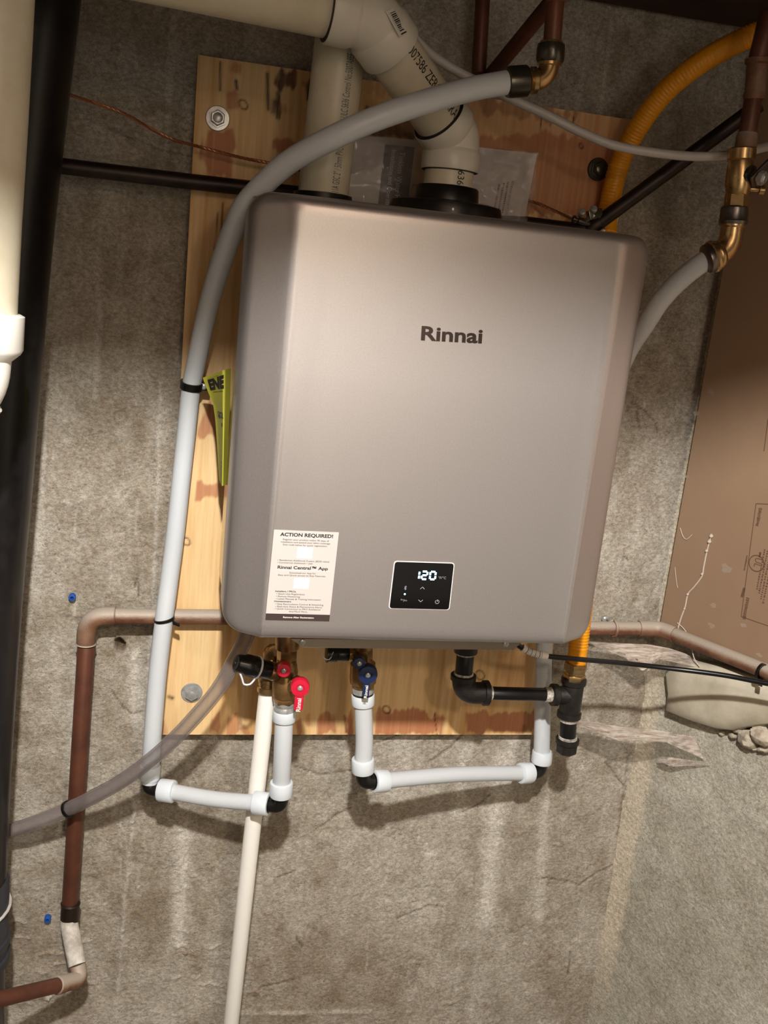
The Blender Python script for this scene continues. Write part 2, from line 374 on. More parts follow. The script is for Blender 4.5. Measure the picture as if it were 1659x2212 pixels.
# vertical white lime streaks
for (x0, y0, x1, y1, wd, k) in [(1085, 1640, 1052, 1990, .016, .85), (1010, 1600, 990, 1760, .012, .6), (1180, 1740, 1165, 1990, .010, .55),
                               (398, 1800, 385, 2040, .014, .8), (880, 1600, 860, 1720, .02, .45), (292, 1420, 296, 1560, .010, .7), (1110, 1600, 1095, 1700, .012, .7),
                               (160, 1530, 155, 1660, .012, .4), (935, 1820, 925, 1990, .02, .35)]:
    d = seg_dist(X + .006 * (fbm(X * 40, Z * 40, 3, 2) - .5), Z, [P2(x0, y0), P2(x1, y1)]); C = blend(C, lite * 1.08, np.exp(-(d / wd) ** 2) * (.5 + fine), k)
# darker brown patches
for (x0, y0, x1, y1, wd, k) in [(1180, 2100, 1290, 2180, .05, .5), (560, 2050, 900, 2190, .08, .35), (700, 1900, 800, 2100, .05, .3), (1395, 1440, 1410, 1560, .03, .45),
                               (60, 2060, 180, 2190, .06, .35), (1330, 1000, 1420, 1120, .03, .3), (1400, 900, 1460, 960, .03, .3), (430, 600, 380, 700, .03, .2)]:
    d = seg_dist(X, Z, [P2(x0, y0), P2(x1, y1)]); C = blend(C, brown * .8, np.exp(-(d / wd) ** 2) * (.4 + tone), k)
# form seams (raised, rough) and board lines
for pts, wd, hh in [([P2(292, 1730), P2(278, 1860), P2(262, 2030), P2(250, 2212)], .0045, .0045), ([P2(348, 830), P2(338, 1100), P2(325, 1400)], .003, .002),
                    ([P2(1362, 1640), P2(1330, 1900), P2(1290, 2130)], .003, -.004), ([P2(215, 640), P2(205, 860)], .004, .0022), ([P2(500, 2195), P2(800, 2190)], .004, .002), ([P2(1408, 1425), P2(1403, 1480), P2(1413, 1505), P2(1404, 1545)], .0045, -.008)]:
    d = seg_dist(X + .007 * (fbm(X * 30, Z * 50, 13, 3) - .5), Z, pts); g = np.exp(-(d / wd) ** 2) * (.4 + 1.1 * fbm(X * 80, Z * 80, 19, 2))
    H += hh * g; C = blend(C, lite if hh > 0 else brown * .6, g, .45)
# scratches left by the form boards
rs = np.random.RandomState(3)
for k in range(46):
    px, py = rs.uniform(70, 420), rs.uniform(650, 2200); L = rs.uniform(20, 90)
    if k > 30: px, py = rs.uniform(600, 1280), rs.uniform(1650, 2150)
    a = P2(px, py); b = P2(px - L * .06, py + L); lo = (X > a[0] - .02) & (X < a[0] + .02) & (Z < a[1] + .01) & (Z > b[1] - .01)
    if lo.any():
        d = seg_dist(X[lo], Z[lo], [a, b]); g = np.exp(-(d / .0014) ** 2); H[lo] += (.0016 if k % 2 else -.0016) * g
        C[lo] = blend(C[lo], dark if k % 2 else lite, g, .4)
# horizontal broken edges low on the left and bits of spalling
for k in range(60):
    px, py = (rs.uniform(20, 170), rs.uniform(1990, 2200)) if k < 22 else ((rs.uniform(270, 520), rs.uniform(1880, 2200)) if k < 40 else (rs.uniform(60, 1280), rs.uniform(850, 2180)))
    L = rs.uniform(10, 60) * (1 if k < 22 else .5); pts = [P2(px, py), P2(px + L * .5, py + rs.uniform(-7, 7)), P2(px + L, py + rs.uniform(-9, 9))]
    cx, cz = pts[1]; lo = (abs(X - cx) < .05) & (abs(Z - cz) < .03)
    if lo.any():
        d = seg_dist(X[lo], Z[lo], pts); g = np.exp(-(d / .0018) ** 2); H[lo] += .003 * g; C[lo] = blend(C[lo], lite if k % 3 else brown, g, .5)
# cracks
for pts in [[(240, 1495), (265, 1530), (285, 1547), (310, 1540)], [(640, 1660), (690, 1678), (760, 1670)], [(810, 1610), (850, 1597), (865, 1590)], [(930, 1650), (985, 1610), (1000, 1590)],
            [(680, 1800), (730, 1765), (760, 1750)], [(1370, 870), (1400, 892), (1418, 910), (1424, 935)], [(1380, 890), (1384, 925)], [(1000, 1760), (1040, 1740), (1060, 1722)],
            [(1170, 1900), (1230, 1908), (1255, 1916), (1290, 1890), (1330, 1872)], [(1310, 1650), (1350, 1700)], [(150, 1880), (152, 1920), (170, 1925)], [(715, 1830), (716, 1836)],
            [(290, 1270), (296, 1250), (300, 1290)], [(560, 2140), (640, 2120)], [(1235, 2060), (1230, 2110)], [(640, 2030), (655, 2050)], [(1354, 1205), (1362, 1215)],
            [(600, 1900), (640, 1885)], [(860, 1990), (930, 1960), (960, 1965)]]:
    q = [P2(*p) for p in pts]; cx = np.mean([p[0] for p in q]); cz = np.mean([p[1] for p in q]); lo = (abs(X - cx) < .09) & (abs(Z - cz) < .09)
    d = seg_dist(X[lo] + .003 * (vnoise(X[lo] * 120, Z[lo] * 120, 4) - .5), Z[lo], q); g = np.exp(-(d / .0013) ** 2); H[lo] -= .003 * g; C[lo] = blend(C[lo], brown * .45, g, .75)
# honeycombed hollow by the corner
for (px, py, rr) in [(1412, 1500, .012), (1405, 1450, .010), (1418, 1535, .009), (262, 1400, .006), (255, 1395, .006)]:
    c = P2(px, py); d = np.hypot(X - c[0], (Z - c[1]) * .6) + .008 * (fbm(X * 60, Z * 60, 23, 2) - .5); g = sstep(rr, rr * .4, d); H -= .012 * g; C = blend(C, brown * .5, g, .8)
PTS = np.stack([X, -H + .005, Z], -1)
grid_obj('wall_back', PTS, C, MAT['concrete'], kind='structure', label='rough grey poured concrete basement wall')
# ---- right wall
ss = axis([np.arange(-.02, .75, .004), np.linspace(.75, 4.2, 12)]); z2 = axis([np.linspace(ZF, -1.66, 4)[:-1], np.arange(-1.66, -.6, .004), np.linspace(-.6, ZC, 12)])
A, Z = np.meshgrid(ss, z2, indexing='ij')
tone = .5 * fbm(A * 6, Z * 6, 101, 5) + .5 * fbm(A * 30, Z * 30, 107, 4); fine = fbm(A * 160 + Z * 60, Z * 200, 111, 3)
bs = np.array(srgb(203, 200, 186)[:3]); bd = np.array(srgb(176, 170, 154)[:3])
t = np.clip((tone - .5) * 2.4 + .5, 0, 1)[..., None]; C = bs * (1 - t) + bd * t
C = blend(C, brown, sstep(.55, .75, fbm(A * 5 + 3, Z * 4, 131, 3)), .35)
C = blend(C, np.array(srgb(226, 214, 192)[:3]), sstep(.038, .022, A + .014 * (fbm(A * 50, Z * 30, 141, 3) - .5)) * sstep(-1.6, -1.25, Z) * (.6 + tone), .85)
H = .004 * (fbm(A * 14, Z * 18, 103, 4) - .5) + .0022 * (fine - .5)
grid_obj('wall_right', np.stack([CORN.x + RD.x * A + RN.x * H, RD.y * A + RN.y * H, Z], -1)[::-1], C[::-1], MAT['concrete'], kind='structure', label='pale rendered wall angled away from the corner')
def slab(name, c, h, m, **k): MB().box(c, (1, 0, 0), (0, 1, 0), (0, 0, 1), *h, bev=0).build(name, m, None, smooth=False, kind='structure', **k)
slab('floor', (.9, -2.1, ZF - .05), (2.7, 2.3, .05), MAT['floor'])
slab('wall_left', (XL - .05, -2.1, -.7), (.05, 2.3, 1.35), mat('dark_basement_wall', srgb(96, 86, 74), .9))
slab('wall_front', (.9, YB - .05, -.7), (2.7, .05, 1.35), mat('white_painted_wall', srgb(226, 218, 204), .9))
ceil = MB().box((.9, -2.1, ZC + .03), (1, 0, 0), (0, 1, 0), (0, 0, 1), 2.7, 2.3, .03, bev=0).build('ceiling', MAT['timber'], None, smooth=False, kind='structure')
for k, y in enumerate((-.42, -.81, -1.20, -1.98, -2.4, -2.8, -3.2, -3.6, -4.0)):
    MB().box((.55, y, ZC - .190), (1, 0, 0), (0, 1, 0), (0, 0, 1), 2.1, .019, .188, bev=.002).build('joist', MAT['timber'], ceil, smooth=False)
MB().box((-.4, -.075, .165), (1, 0, 0), (0, 1, 0), (0, 0, 1), 1.19, .07, .019, bev=.002).build('sill_plate', MAT['timber'], ceil, smooth=False)

# ================================================================== PLYWOOD
PW, PH, PT = .610, .957, .018
ply = thing('plywood_backboard', 'tan plywood board with reddish stains bolted to the concrete behind the water heater', 'board', (PW / 2, -PT / 2, -PH))
xs = np.linspace(0, PW, 300); zs = np.linspace(-PH, 0, 470); X, Z = np.meshgrid(xs, zs, indexing='ij')
warp = .012 * (fbm(X * 5, Z * 1.6, 201, 3) - .5)
knots = [(524, 230, .0055), (402, 1163, .0055), (830, 1523, .0062), (1030, 1449, .0075), (1245, 318, .003), (690, 1180, .005), (365, 1497, .0), (1200, 260, .0025)]
K = np.zeros_like(X); RW = np.zeros_like(X)
for (px, py, r) in knots:
    if r <= 0: continue
    c = P2(px, py); dx, dz = X - c[0], (Z - c[1]); RW += .008 * np.sign(dx) * np.exp(-(dx / .02) ** 2 - (dz / .05) ** 2)
    d = np.hypot(dx, dz * 1.0 + .3 * dx); K = np.maximum(K, np.exp(-((d - r) / .0013) ** 2))
g1 = fbm((X + warp - RW) * 60, Z * 1.1, 211, 3); rings = .5 + .5 * np.sin((X + warp * 2 - RW) * 260 + 6 * fbm(X * 9, Z * 1.2, 221, 2)); g2 = fbm((X + warp) * 300, Z * 9, 231, 2)
lt = np.array(srgb(240, 208, 156)[:3]); md = np.array(srgb(222, 176, 116)[:3]); rd = np.array(srgb(186, 118, 84)[:3]); dk = np.array(srgb(64, 34, 22)[:3])
t = np.clip(.25 + .9 * (g1 - .5) + .85 * (rings ** 3) * sstep(.35, .7, fbm(X * 7, Z * 1.5, 241, 2)) + .5 * (g2 - .5), 0, 1)[..., None]
C = lt * (1 - t) + md * t
edge = fbm(X * 120, Z * 7, 251, 3) - .5
def stain(poly, k=.85, soft=.004, c=rd):
    global C
    q = [P2(*p) for p in poly]
    inside = np.zeros(X.shape, bool); n = len(q)
    for i in range(n):
        (ax, az), (bx, bz) = q[i], q[(i + 1) % n]
        cond = ((az > Z) != (bz > Z)) & (X < (bx - ax) * (Z - az) / (bz - az + 1e-12) + ax); inside ^= cond
    d = seg_dist(X, Z, q + [q[0]]); sd = np.where(inside, d, -d) + .022 * edge
    C = blend(C, c, sstep(-soft * .4, soft, sd) * (.75 + .5 * (g2)), k)
stain([(448, 285), (500, 283), (508, 320), (498, 335), (500, 385), (455, 388), (430, 340)])
stain([(646, 178), (672, 172), (674, 232), (652, 226)], .97, c=dk * .25)
stain([(485, 208), (508, 205), (512, 235), (490, 240)], .7)
stain([(583, 215), (618, 225), (622, 245), (610, 262), (596, 255)], .7); stain([(600, 155), (640, 160), (638, 190), (600, 205), (585, 185)], .9, c=dk * 1.6)
stain([(578, 300), (600, 290), (635, 310), (640, 345), (595, 350), (578, 325)], .85); stain([(505, 145), (520, 150), (515, 160), (500, 156)], .6)
stain([(640, 150), (1360, 250), (1355, 300), (1180, 330), (1010, 300), (1000, 230), (640, 200)], .35); stain([(1000, 300), (1200, 290), (1345, 330), (1320, 470), (1140, 470), (1010, 420)], .75)
stain([(780, 230), (1000, 260), (1000, 320), (780, 300)], .8, c=dk * 2.2); stain([(1020, 205), (1120, 222), (1190, 240), (1240, 245), (1230, 262), (1140, 260), (1030, 250)], .5, c=dk * 3)
stain([(455, 865), (490, 860), (478, 940), (420, 938)], .75); stain([(372, 855), (388, 870), (382, 915), (370, 918)], .7)
stain([(425, 1035), (480, 1035), (478, 1070), (420, 1075)], .8); stain([(360, 1030), (372, 1020), (368, 1055), (358, 1060)], .6)
stain([(645, 1560), (655, 1530), (668, 1530), (674, 1560)], .5); stain([(495, 1545), (510, 1530), (530, 1560), (540, 1575), (490, 1575)], .7)
stain([(455, 1540), (470, 1535), (472, 1560), (450, 1572)], .7); stain([(346, 1545), (360, 1545), (362, 1575), (346, 1577)], .6)
stain([(680, 1545), (700, 1522), (718, 1530), (722, 1570), (680, 1580)], .85); stain([(735, 1535), (752, 1525), (760, 1575), (736, 1578)], .85)
stain([(800, 1530), (812, 1515), (840, 1530), (860, 1520), (895, 1515), (925, 1540), (940, 1525), (952, 1540), (945, 1575), (800, 1578)], .9)
stain([(998, 1528), (1040, 1524), (1152, 1525), (1152, 1570), (996, 1576)], .85); stain([(620, 1540), (650, 1540), (660, 1580), (640, 1580)], .8)
stain([(1060, 1400), (1152, 1400), (1150, 1500), (1080, 1500)], .25); stain([(1120, 1556), (1130, 1552), (1138, 1575), (1115, 1575)], .6, c=rd * .5)
for (x0, y0, x1, y1, wd) in [(575, 165, 577, 240, .0022), (597, 205, 596, 258, .0025), (475, 140, 474, 200, .0015), (600, 180, 602, 262, .001), (590, 225, 588, 245, .004), (508, 180, 510, 196, .002),
                             (1180, 250, 1178, 275, .001), (1228, 258, 1228, 285, .0014), (1160, 245, 1158, 290, .0008), (480, 440, 476, 530, .0012), (470, 460, 462, 540, .0008), (932, 1530, 938, 1578, .0008), (365, 1494, 372, 1497, .003), (740, 1535, 744, 1570, .0018), (1295, 1400, 1290, 1500, .001)]:
    d = seg_dist(X, Z, [P2(x0, y0), P2(x1, y1)]); C = blend(C, dk, np.exp(-(d / wd) ** 2) * (.5 + edge + .5), .9)
C = blend(C, dk, K, .8)
H = .0007 * (g2 - .5) + .0005 * (g1 - .5) - .0012 * K
grid_obj('front_face', np.stack([X, -PT - H, Z], -1), C, MAT['wood'], ply); bpy.data.objects['front_face'].location = -ply.location
e = MB(); e.box((PW / 2, -PT / 2 + .0005, -PH / 2), (1, 0, 0), (0, 1, 0), (0, 0, 1), PW / 2, PT / 2 - .0008, PH / 2, bev=0); e.build('core', MAT['woodedge'], ply, smooth=False)
for (px, py, m) in [(470, 256, 'zinc'), (1291, 366, 'darkring'), (414, 1496, 'zinc')]:
    c = at(px, py, -PT)
    b = MB(); b.cyl(c, c + Vector((0, -.011, 0)), .0068, 20, .002); bolt = b.build('anchor_bolt', MAT[m], ply, label='domed steel anchor bolt end' if m == 'zinc' else 'darkened anchor bolt end')
    b = MB(); b.lathe(c, (0, -1, 0), [(0, .0155), (.0012, .0160), (.0022, .0150), (.0024, .009)], 28); b.build('washer', MAT[m], bolt)
    b = MB(); b.lathe(c + Vector((0, -.002, 0)), (0, -1, 0), [(0, .0125), (.0022, .0122), (.0023, .0100), (.0068, .0100), (.0078, .0088)], 6); b.build('nut', MAT[m], bolt, sharp=20)

# ================================================================== WATER HEATER
HX0, HX1, HZ1, HZ0 = .0605, .5365, -.1765, -.682
YE, YF = -.294, -.322
wh = thing('water_heater', 'silver-grey wall-mounted tankless water heater with rounded cover and lit control display', 'water heater', ((HX0 + HX1) / 2, -.17, HZ0))
RIDL, RIDR = .045, .050
def yfront(x, z):
    k = min(max((z - HZ0) / (HZ1 - HZ0), 0), 1); w_ = .0045 + (.013 - .0045) * k; bead = .0024 * (1 - k)
    e = min(x - HX0 - RIDL, HX1 - RIDR - x)                   # >0 on the flat, <0 on the bevelled sides
    if e >= w_: t = 0
    elif e <= -w_: t = -e / RIDL
    else: t = (w_ - e) ** 2 / (4 * w_) / RIDL
    return YF + (YE - YF) * t - bead * math.exp(-(e / .0022) ** 2)
m = MB(); R0 = .024
def columns(w_): return [HX0 + .0262] + [HX0 + RIDL + d * w_ for d in (-1, -.55, 0, .55, 1)] + list(np.linspace(HX0 + .09, HX1 - .09, 8)) + [HX1 - RIDR + d * w_ for d in (-1, -.55, 0, .55, 1)] + [HX1 - .0262]
xb, xt = columns(.0045), columns(.013); xpos = xb
rings_ = []
spec_ = [(0, .060), (0, .016), (.0006, .0105), (.002, .0062), (.0045, .0028), (.008, .0008), (.013, 0), (.020, 0)]
for (ins, back) in spec_:
    x0, x1, z0, z1 = HX0 + ins, HX1 - ins, HZ0 + ins, HZ1 - ins; r = max(R0 - ins, .0015); ring = []
    def corner(cx, cz, a0):
        for k in range(9):
            a = math.radians(a0 + 90 * k / 8); ring.append((cx + r * math.cos(a), cz + r * math.sin(a)))
    corner(x0 + r, z0 + r, 180)
    for x in xb: ring.append((x, z0))
    corner(x1 - r, z0 + r, 270); corner(x1 - r, z1 - r, 0)
    for x in reversed(xt): ring.append((x, z1))
    corner(x0 + r, z1 - r, 90)
    rings_.append([(x, yfront(x, z) + back, z) for (x, z) in ring])
n = len(rings_[0]); V = [p for r in rings_ for p in r]; Fc = []
for i in range(len(rings_) - 1):
    for k in range(n): Fc.append((i * n + k, i * n + (k + 1) % n, (i + 1) * n + (k + 1) % n, (i + 1) * n + k))
o_ = (len(rings_) - 1) * n; nx = len(xpos)
bot = [o_ + 9 + k for k in range(nx)]; top = [o_ + 9 + nx + 18 + k for k in range(nx)][::-1]
for k in range(nx - 1): Fc.append((bot[k], bot[k + 1], top[k + 1], top[k]))
Fc.append(tuple([o_ + k for k in range(9)] + [bot[0], top[0]] + [o_ + n - 9 + k for k in range(9)]))
Fc.append(tuple([bot[-1]] + [o_ + 9 + nx + k for k in range(18)] + [top[-1]]))
m.add(V, Fc)
MAT['cover'] = mat('champagne_metal_cover', srgb(186, 180, 178), .35, .75, n2=srgb(180, 174, 172), scale=500, amt=.9, bump=.04, bscale=1500, coat=.0)
m.build('front_cover', MAT['cover'], wh, sharp=50)
b = MB(); b.box(((HX0 + HX1) / 2, -.1765, (HZ0 + HZ1) / 2 + .002), (1, 0, 0), (0, 1, 0), (0, 0, 1), (HX1 - HX0) / 2 - .0045, .0915, (HZ1 - HZ0) / 2 - .005, bev=.006); body = b.build('casing', MAT['case'], wh)
for z_ in (-.25, -.62):
    b = MB(); b.box((.30, -.052, z_), (1, 0, 0), (0, 1, 0), (0, 0, 1), .13, .0335, .015, bev=.002); b.build('wall_bracket', MAT['case'], wh, smooth=False)
# lower lip plate under the cover with two screws
b = MB(); zc = HZ0 + .004
pl = [at(628, 1380, -.292), at(655, 1399, -.292), at(1108, 1404, -.292), at(1132, 1384, -.292)]
b.prism(pl, (0, .02, 0)); lip = b.build('bottom_lip', MAT['case'], wh, smooth=False)
for px in ((653, 1387), (1092, 1391)):
    c = at(*px, -.292); s_ = MB(); s_.lathe(c, (0, -1, 0), [(0, .0042), (.0012, .0040), (.002, .0028), (.0021, .001)], 16); s_.build('screw', MAT['zinc'], lip)
for sgn in (1,):
    s_ = MB(); s_.box((HX0 + .0055, -.20, (HZ0 + HZ1) / 2), (1, 0, 0), (0, 1, 0), (0, 0, 1), .0012, .0018, .24, bev=.0005); s_.build('seam_strip', MAT['darkring'], wh, smooth=False)
# logo
fn = quadmap(at(911, 703, YF), at(1043, 710, YF), at(909, 734, YF), at(1041, 741, YF), (0, -.0006, 0))
t_ = MB(); put_text(t_, 'Rinnai', lambda u, v: fn(u, 1 - v), 0, 1, 0, 1, bold=.028, cap=.73)
n0 = len(t_.v); f0 = list(t_.f); t_.build('raised_lettering', MAT['chrome'], wh, smooth=False, recalc=False)
# control panel
q = [at(853, 1213, YF), at(980, 1217, YF), at(969, 1316, YF), at(841, 1313, YF)]
def rquad(q, r, n=5):
    out = []
    for i in range(4):
        p = q[i]; a = (q[i - 1] - p).normalized(); c = (q[(i + 1) % 4] - p).normalized()
        for k in range(n):
            t = k / (n - 1); out.append((p + a * r) * (1 - t) ** 2 + p * 2 * t * (1 - t) + (p + c * r) * t * t)
    return out
ctr = sum(q, Vector()) / 4
b = MB(); b.prism(rquad([ctr + (p - ctr) * 1.03 for p in q], .004), (0, -.0006, 0)); b.build('panel_rim', MAT['white'], wh, smooth=False, label='pale rim around the control panel')
b = MB(); b.prism(rquad(q, .0035), (0, -.0012, 0)); pan = b.build('control_panel', MAT['glass'], wh, smooth=False, label='glossy black touch control panel')
fn = quadmap(q[0], q[1], q[3], q[2], (0, -.0016, 0))
led = MB(); AS = .80; sw = .026
def seg(u0, v0, u1, v1): 
    stroke(led, fn, [(u0, v0), (u1, v1)], .030, AS)
def digit(u, segs, w_=.095, vt=.185, h=.165):
    sk = -.010
    vm = vt + h / 2; vb = vt + h; g = .010
    P_ = {'a': (u + g, vt, u + w_ - g, vt), 'b': (u + w_, vt + g, u + w_, vm - g), 'c': (u + w_, vm + g, u + w_, vb - g), 'd': (u + g, vb, u + w_ - g, vb),
          'e': (u, vm + g, u, vb - g), 'f': (u, vt + g, u, vm - g), 'g': (u + g, vm, u + w_ - g, vm)}
    for s_ in segs: seg(*P_[s_])
digit(.335, 'bc'); digit(.475, 'abged', .09); digit(.615, 'abcdef', .09)
a_ = [fn(.225 + .016 * math.cos(k * .785), .685 + .02 * math.sin(k * .785)) for k in range(8)]; dot = MB(); dot.add(a_, [tuple(range(8))]); dot.build('indicator_light', MAT['led'], pan, smooth=False, recalc=False)
led.build('display_digits', MAT['led'], pan, smooth=False, recalc=False)
ic = MB(); put_text(ic, '°F/°C', lambda u, v: fn(u, v), .76, .89, .335, .285)
stroke(ic, fn, [(.475, .565), (.51, .52), (.545, .565)], .010, AS); stroke(ic, fn, [(.465, .80), (.505, .845), (.54, .80)], .010, AS)
stroke(ic, fn, [(.205, .525), (.24, .57), (.222, .595), (.222, .505), (.24, .525), (.205, .57)], .007, AS)
stroke(ic, fn, [(.785 + .032 * math.cos(a), .835 + .032 / AS * math.sin(a)) for a in np.linspace(-1.1, 4.2, 14)], .009, AS); stroke(ic, fn, [(.787, .785), (.787, .83)], .012, AS)
put_text(ic, 'Pri', lambda u, v: fn(u, v), .17, .215, .825, .79); stroke(ic, fn, [(.215, .85), (.235, .80)], .006, AS); put_text(ic, 'Wi', lambda u, v: fn(u, v), .235, .275, .84, .81)
ic.build('panel_icons', MAT['icon'], pan, smooth=False, recalc=False)
# sticker
q = [at(592, 1144, YF), at(732, 1150, YF), at(711, 1342, YF), at(573, 1339, YF)]
b = MB(); b.prism(q, (0, -.0004, 0)); stk = b.build('instruction_sticker', MAT['paper'], wh, smooth=False, label='white registration notice with a dark bottom bar')
fn = quadmap(q[0], q[1], q[3], q[2], (0, -.0006, 0)); fb = quadmap(q[0], q[1], q[3], q[2], (0, -.0009, 0))
tx = MB(); wt = MB(); bar = MB()
def line(s_, v, u0, u1, h=.0175, bold=0.0, mb=None, f=fn): put_text(mb or tx, s_, lambda u, w_: f(u, w_), u0, u1, v + h / 2, v - h / 2, bold=bold)
line('ACTION REQUIRED!', .045, .10, .915, .037, .03)
line('Register your product within 90 days of', .099, .15, .86); line('installation and extend your labor coverage.', .127, .12, .89); line('Scan code below for quick registration.', .156, .155, .845)
line('• Residential–Additional 4 years ($250 value)', .327, .10, .90); line('• Commercial–Additional 1 year', .354, .10, .65)
line('Rinnai Central™ App', .405, .11, .89, .034, .025)
line('Download our App for', .463, .30, .71); line('Easy and Quick access to Key Features.', .491, .13, .87)
line('Installers / PROs', .672, .11, .43, bold=.02); line('• Quick Unit Registration', .701, .13, .57); line('• Remote Monitoring', .729, .13, .50); line('• Latest Manuals & Training Information', .757, .13, .83)
line('Homeowners', .785, .11, .37, bold=.02); line('• Easy Recirculation Control & Scheduling', .815, .135, .88); line('• Real-time Status & Maintenance Alerts', .843, .135, .86)
line('• Quick Connection to PRO Assistance', .869, .13, .84); line('And Much More...', .897, .35, .66)
rect2(wt, fn, .08, .92, .073, .078); rect2(wt, fn, .08, .93, .432, .437)
pt1 = MB(); rect2(pt1, fn, .385, .625, .178, .300); pt1.build('blank_patch', MAT['white'], stk, smooth=False, recalc=False); pt1 = MB(); rect2(pt1, fn, .38, .62, .518, .638); pt1.build('blank_patch', MAT['white'], stk, smooth=False, recalc=False)
rect2(bar, fn, 0, 1, .925, 1.0); line('Remove After Registration', .962, .27, .75, .018, .02, wt, fb)
tx.build('sticker_print', MAT['ink'], stk, smooth=False, recalc=False); bar.build('dark_bar', MAT['stickbar'], stk, smooth=False, recalc=False); wt.build('white_print', MAT['white'], stk, smooth=False, recalc=False)
# top collars
ZT = HZ1
YI = -.185
ci = at(697, 425, YI); ci = Vector((ci.x, YI, ZT)); ce = at(962, 450, YI); ce = Vector((ce.x, YI, ZT))
b = MB(); b.lathe(ci - Vector((0, 0, .012)), (0, 0, 1), [(0, .05), (.014, .05), (.017, .048), (.018, .036), (.024, .035), (.025, .031)], 40); b.build('intake_collar', MAT['gasket'], wh, label='black rubber collar round the intake pipe')
b = MB(); b.lathe(ce - Vector((0, 0, .012)), (0, 0, 1), [(0, .070), (.022, .070), (.029, .068), (.031, .060), (.033, .040), (.048, .0385), (.050, .037), (.051, .031)], 48); fl = b.build('exhaust_flange', MAT['gasket'], wh, label='wide black flange round the exhaust pipe')
c = at(978, 458, YI - .066); s_ = MB(); s_.lathe(Vector((c.x, YI - .0665, ZT + .008)), (0, -1, 0), [(0, .004), (.002, .0036), (.003, .002)], 14); s_.build('screw', MAT['zinc'], fl)

# ================================================================== VENT PIPES
PR = .0302
def wrap_text(mb, s_, A, B, r, side, t0, t1, h, bold=0.0, off=0.0004, cap=.73, flip=1):
    """writing along the pipe A->B from t0 to t1 (metres), letters h tall, centred on the direction side; flip turns the letters over"""
    A = Vector(A); D = (Vector(B) - A).normalized(); side = Vector(side); side = (side - D * side.dot(D)).normalized(); w_ = D.cross(side) * flip
    v, f = text2d(s_, bold); x0, x1 = v[:, 0].min(), v[:, 0].max()
    V = []
    for p in v:
        t = t0 + (p[0] - x0) / (x1 - x0) * (t1 - t0); a = (p[1] / cap - .5) * h / r
        V.append(A + D * t + (side * math.cos(a) + w_ * math.sin(a)) * (r + off))
    mb.add(V, f)
ip = thing('intake_vent_pipe', 'straight cream plastic intake pipe rising from the left of the heater top', 'pipe', ci)
pA = Vector((ci.x, YI, ZT + .002)); pB = at(738, 70, YI); ext = (pB - pA).normalized()
b = MB(); b.cyl(pA, pA + ext * .36, PR, 40); b.build('pipe', MAT['pvc'], ip)
b = MB(); side = CAM - np.array(pA); sd = Vector(side).normalized() + Vector((.45, 0, 0))
def tpos(px, py): return (at(px, py, YI - PR) - pA).dot(ext)
wrap_text(b, 's 11A GSC 2" / 50mm PVC', pA, pB, PR, sd, tpos(706, 420), tpos(716, 315), .0095, flip=-1); b.build('pipe_print', MAT['blueink'], ip, smooth=False, recalc=False); b = MB()
wrap_text(b, 'ated ULC S636 Control No:5007A8EF -', pA, pB, PR, sd, tpos(726, 272), tpos(752, 108), .0095, flip=-1)
b.build('pipe_print', MAT['blueink'], ip, smooth=False, recalc=False)

ep = thing('exhaust_vent_pipe', 'cream plastic exhaust pipe with two elbows rising diagonally across the top', 'pipe', ce)
eA = Vector((ce.x, YI, ZT + .002)); eB = at(960, 300, YI); eC = at(795, 35, -.262); eD = at(380, -52, -.285)
eB = Vector((eA.x, YI, eB.z + .002)); 
dBC = (eC - eB).normalized(); dCD = (eD - eC).normalized(); UP = Vector((0, 0, 1))
b = MB(); b.cyl(eA, eB - UP * .02, PR, 40); short = b.build('pipe', MAT['pvc'], ep)
b = MB(); b.cyl(eB + dBC * .02, eC - dBC * .02, PR, 40); diag = b.build('pipe', MAT['pvc'], ep)
b = MB(); b.cyl(eC + dCD * .02, eC + dCD * .75, PR, 40); hor = b.build('pipe', MAT['pvc'], ep)
def elbow(mb, P, d0, d1, r, L0, L1, hub, rr, n=36):
    """bend at P between directions d0 (back along the first pipe) and d1; hubs r wide"""
    pts = bend(P + d0 * (L0 - hub), P, P + d1 * (L1 - hub), min(L0, L1) - hub - .0005, 8)
    mb.sweep(pts, rr, n, ref=(0, 1, 0))
    for d, L in ((d0, L0), (d1, L1)):
        mb.lathe(P + d * (L - hub - .004), d, [(0, rr - .0005), (.004, r - .001), (.006, r), (hub + .002, r), (hub + .004, r - .0008), (hub + .004, PR - .001)], n, ref=(0, 1, 0))
b = MB(); elbow(b, eB, -UP, dBC, .0355, .038, .034, .022, .0330); b.build('elbow', MAT['pvcfit'], ep)
b = MB(); elbow(b, eC, -dBC, dCD, .0365, .046, .046, .028, .0340); el = b.build('elbow', MAT['pvcfit'], ep)
for (P, d, L) in ((eB, -UP, .038), (eB, dBC, .034), (eC, -dBC, .046), (eC, dCD, .046)):
    b = MB(); b.lathe(P + d * (L - .001), d, [(0, PR), (0, PR + .0045), (.0012, PR + .004), (.0022, PR + .0004)], 32); b.build('glue_line', MAT['ink'], ep, label='dark smear of pipe cement at the socket')
tw = MB()
Ld = (eC - eB).length
def tp2(px, py): return (at(px, py, YI - PR) - eC).dot(-dBC)
sdv = Vector(CAM - np.array(eC)).normalized(); sdd = sdv * .80 + Vector((.50, 0, .25))
wrap_text(tw, '5007586 ZERO', eC, eB, PR, sdd, .041, .110, .0125, bold=.0, flip=-1)
wrap_text(tw, 'ARAN', eC, eB, PR, sdd, .126, .154, .0125, flip=-1)
tw.build('pipe_print', MAT['ink'], diag, smooth=False, recalc=False)
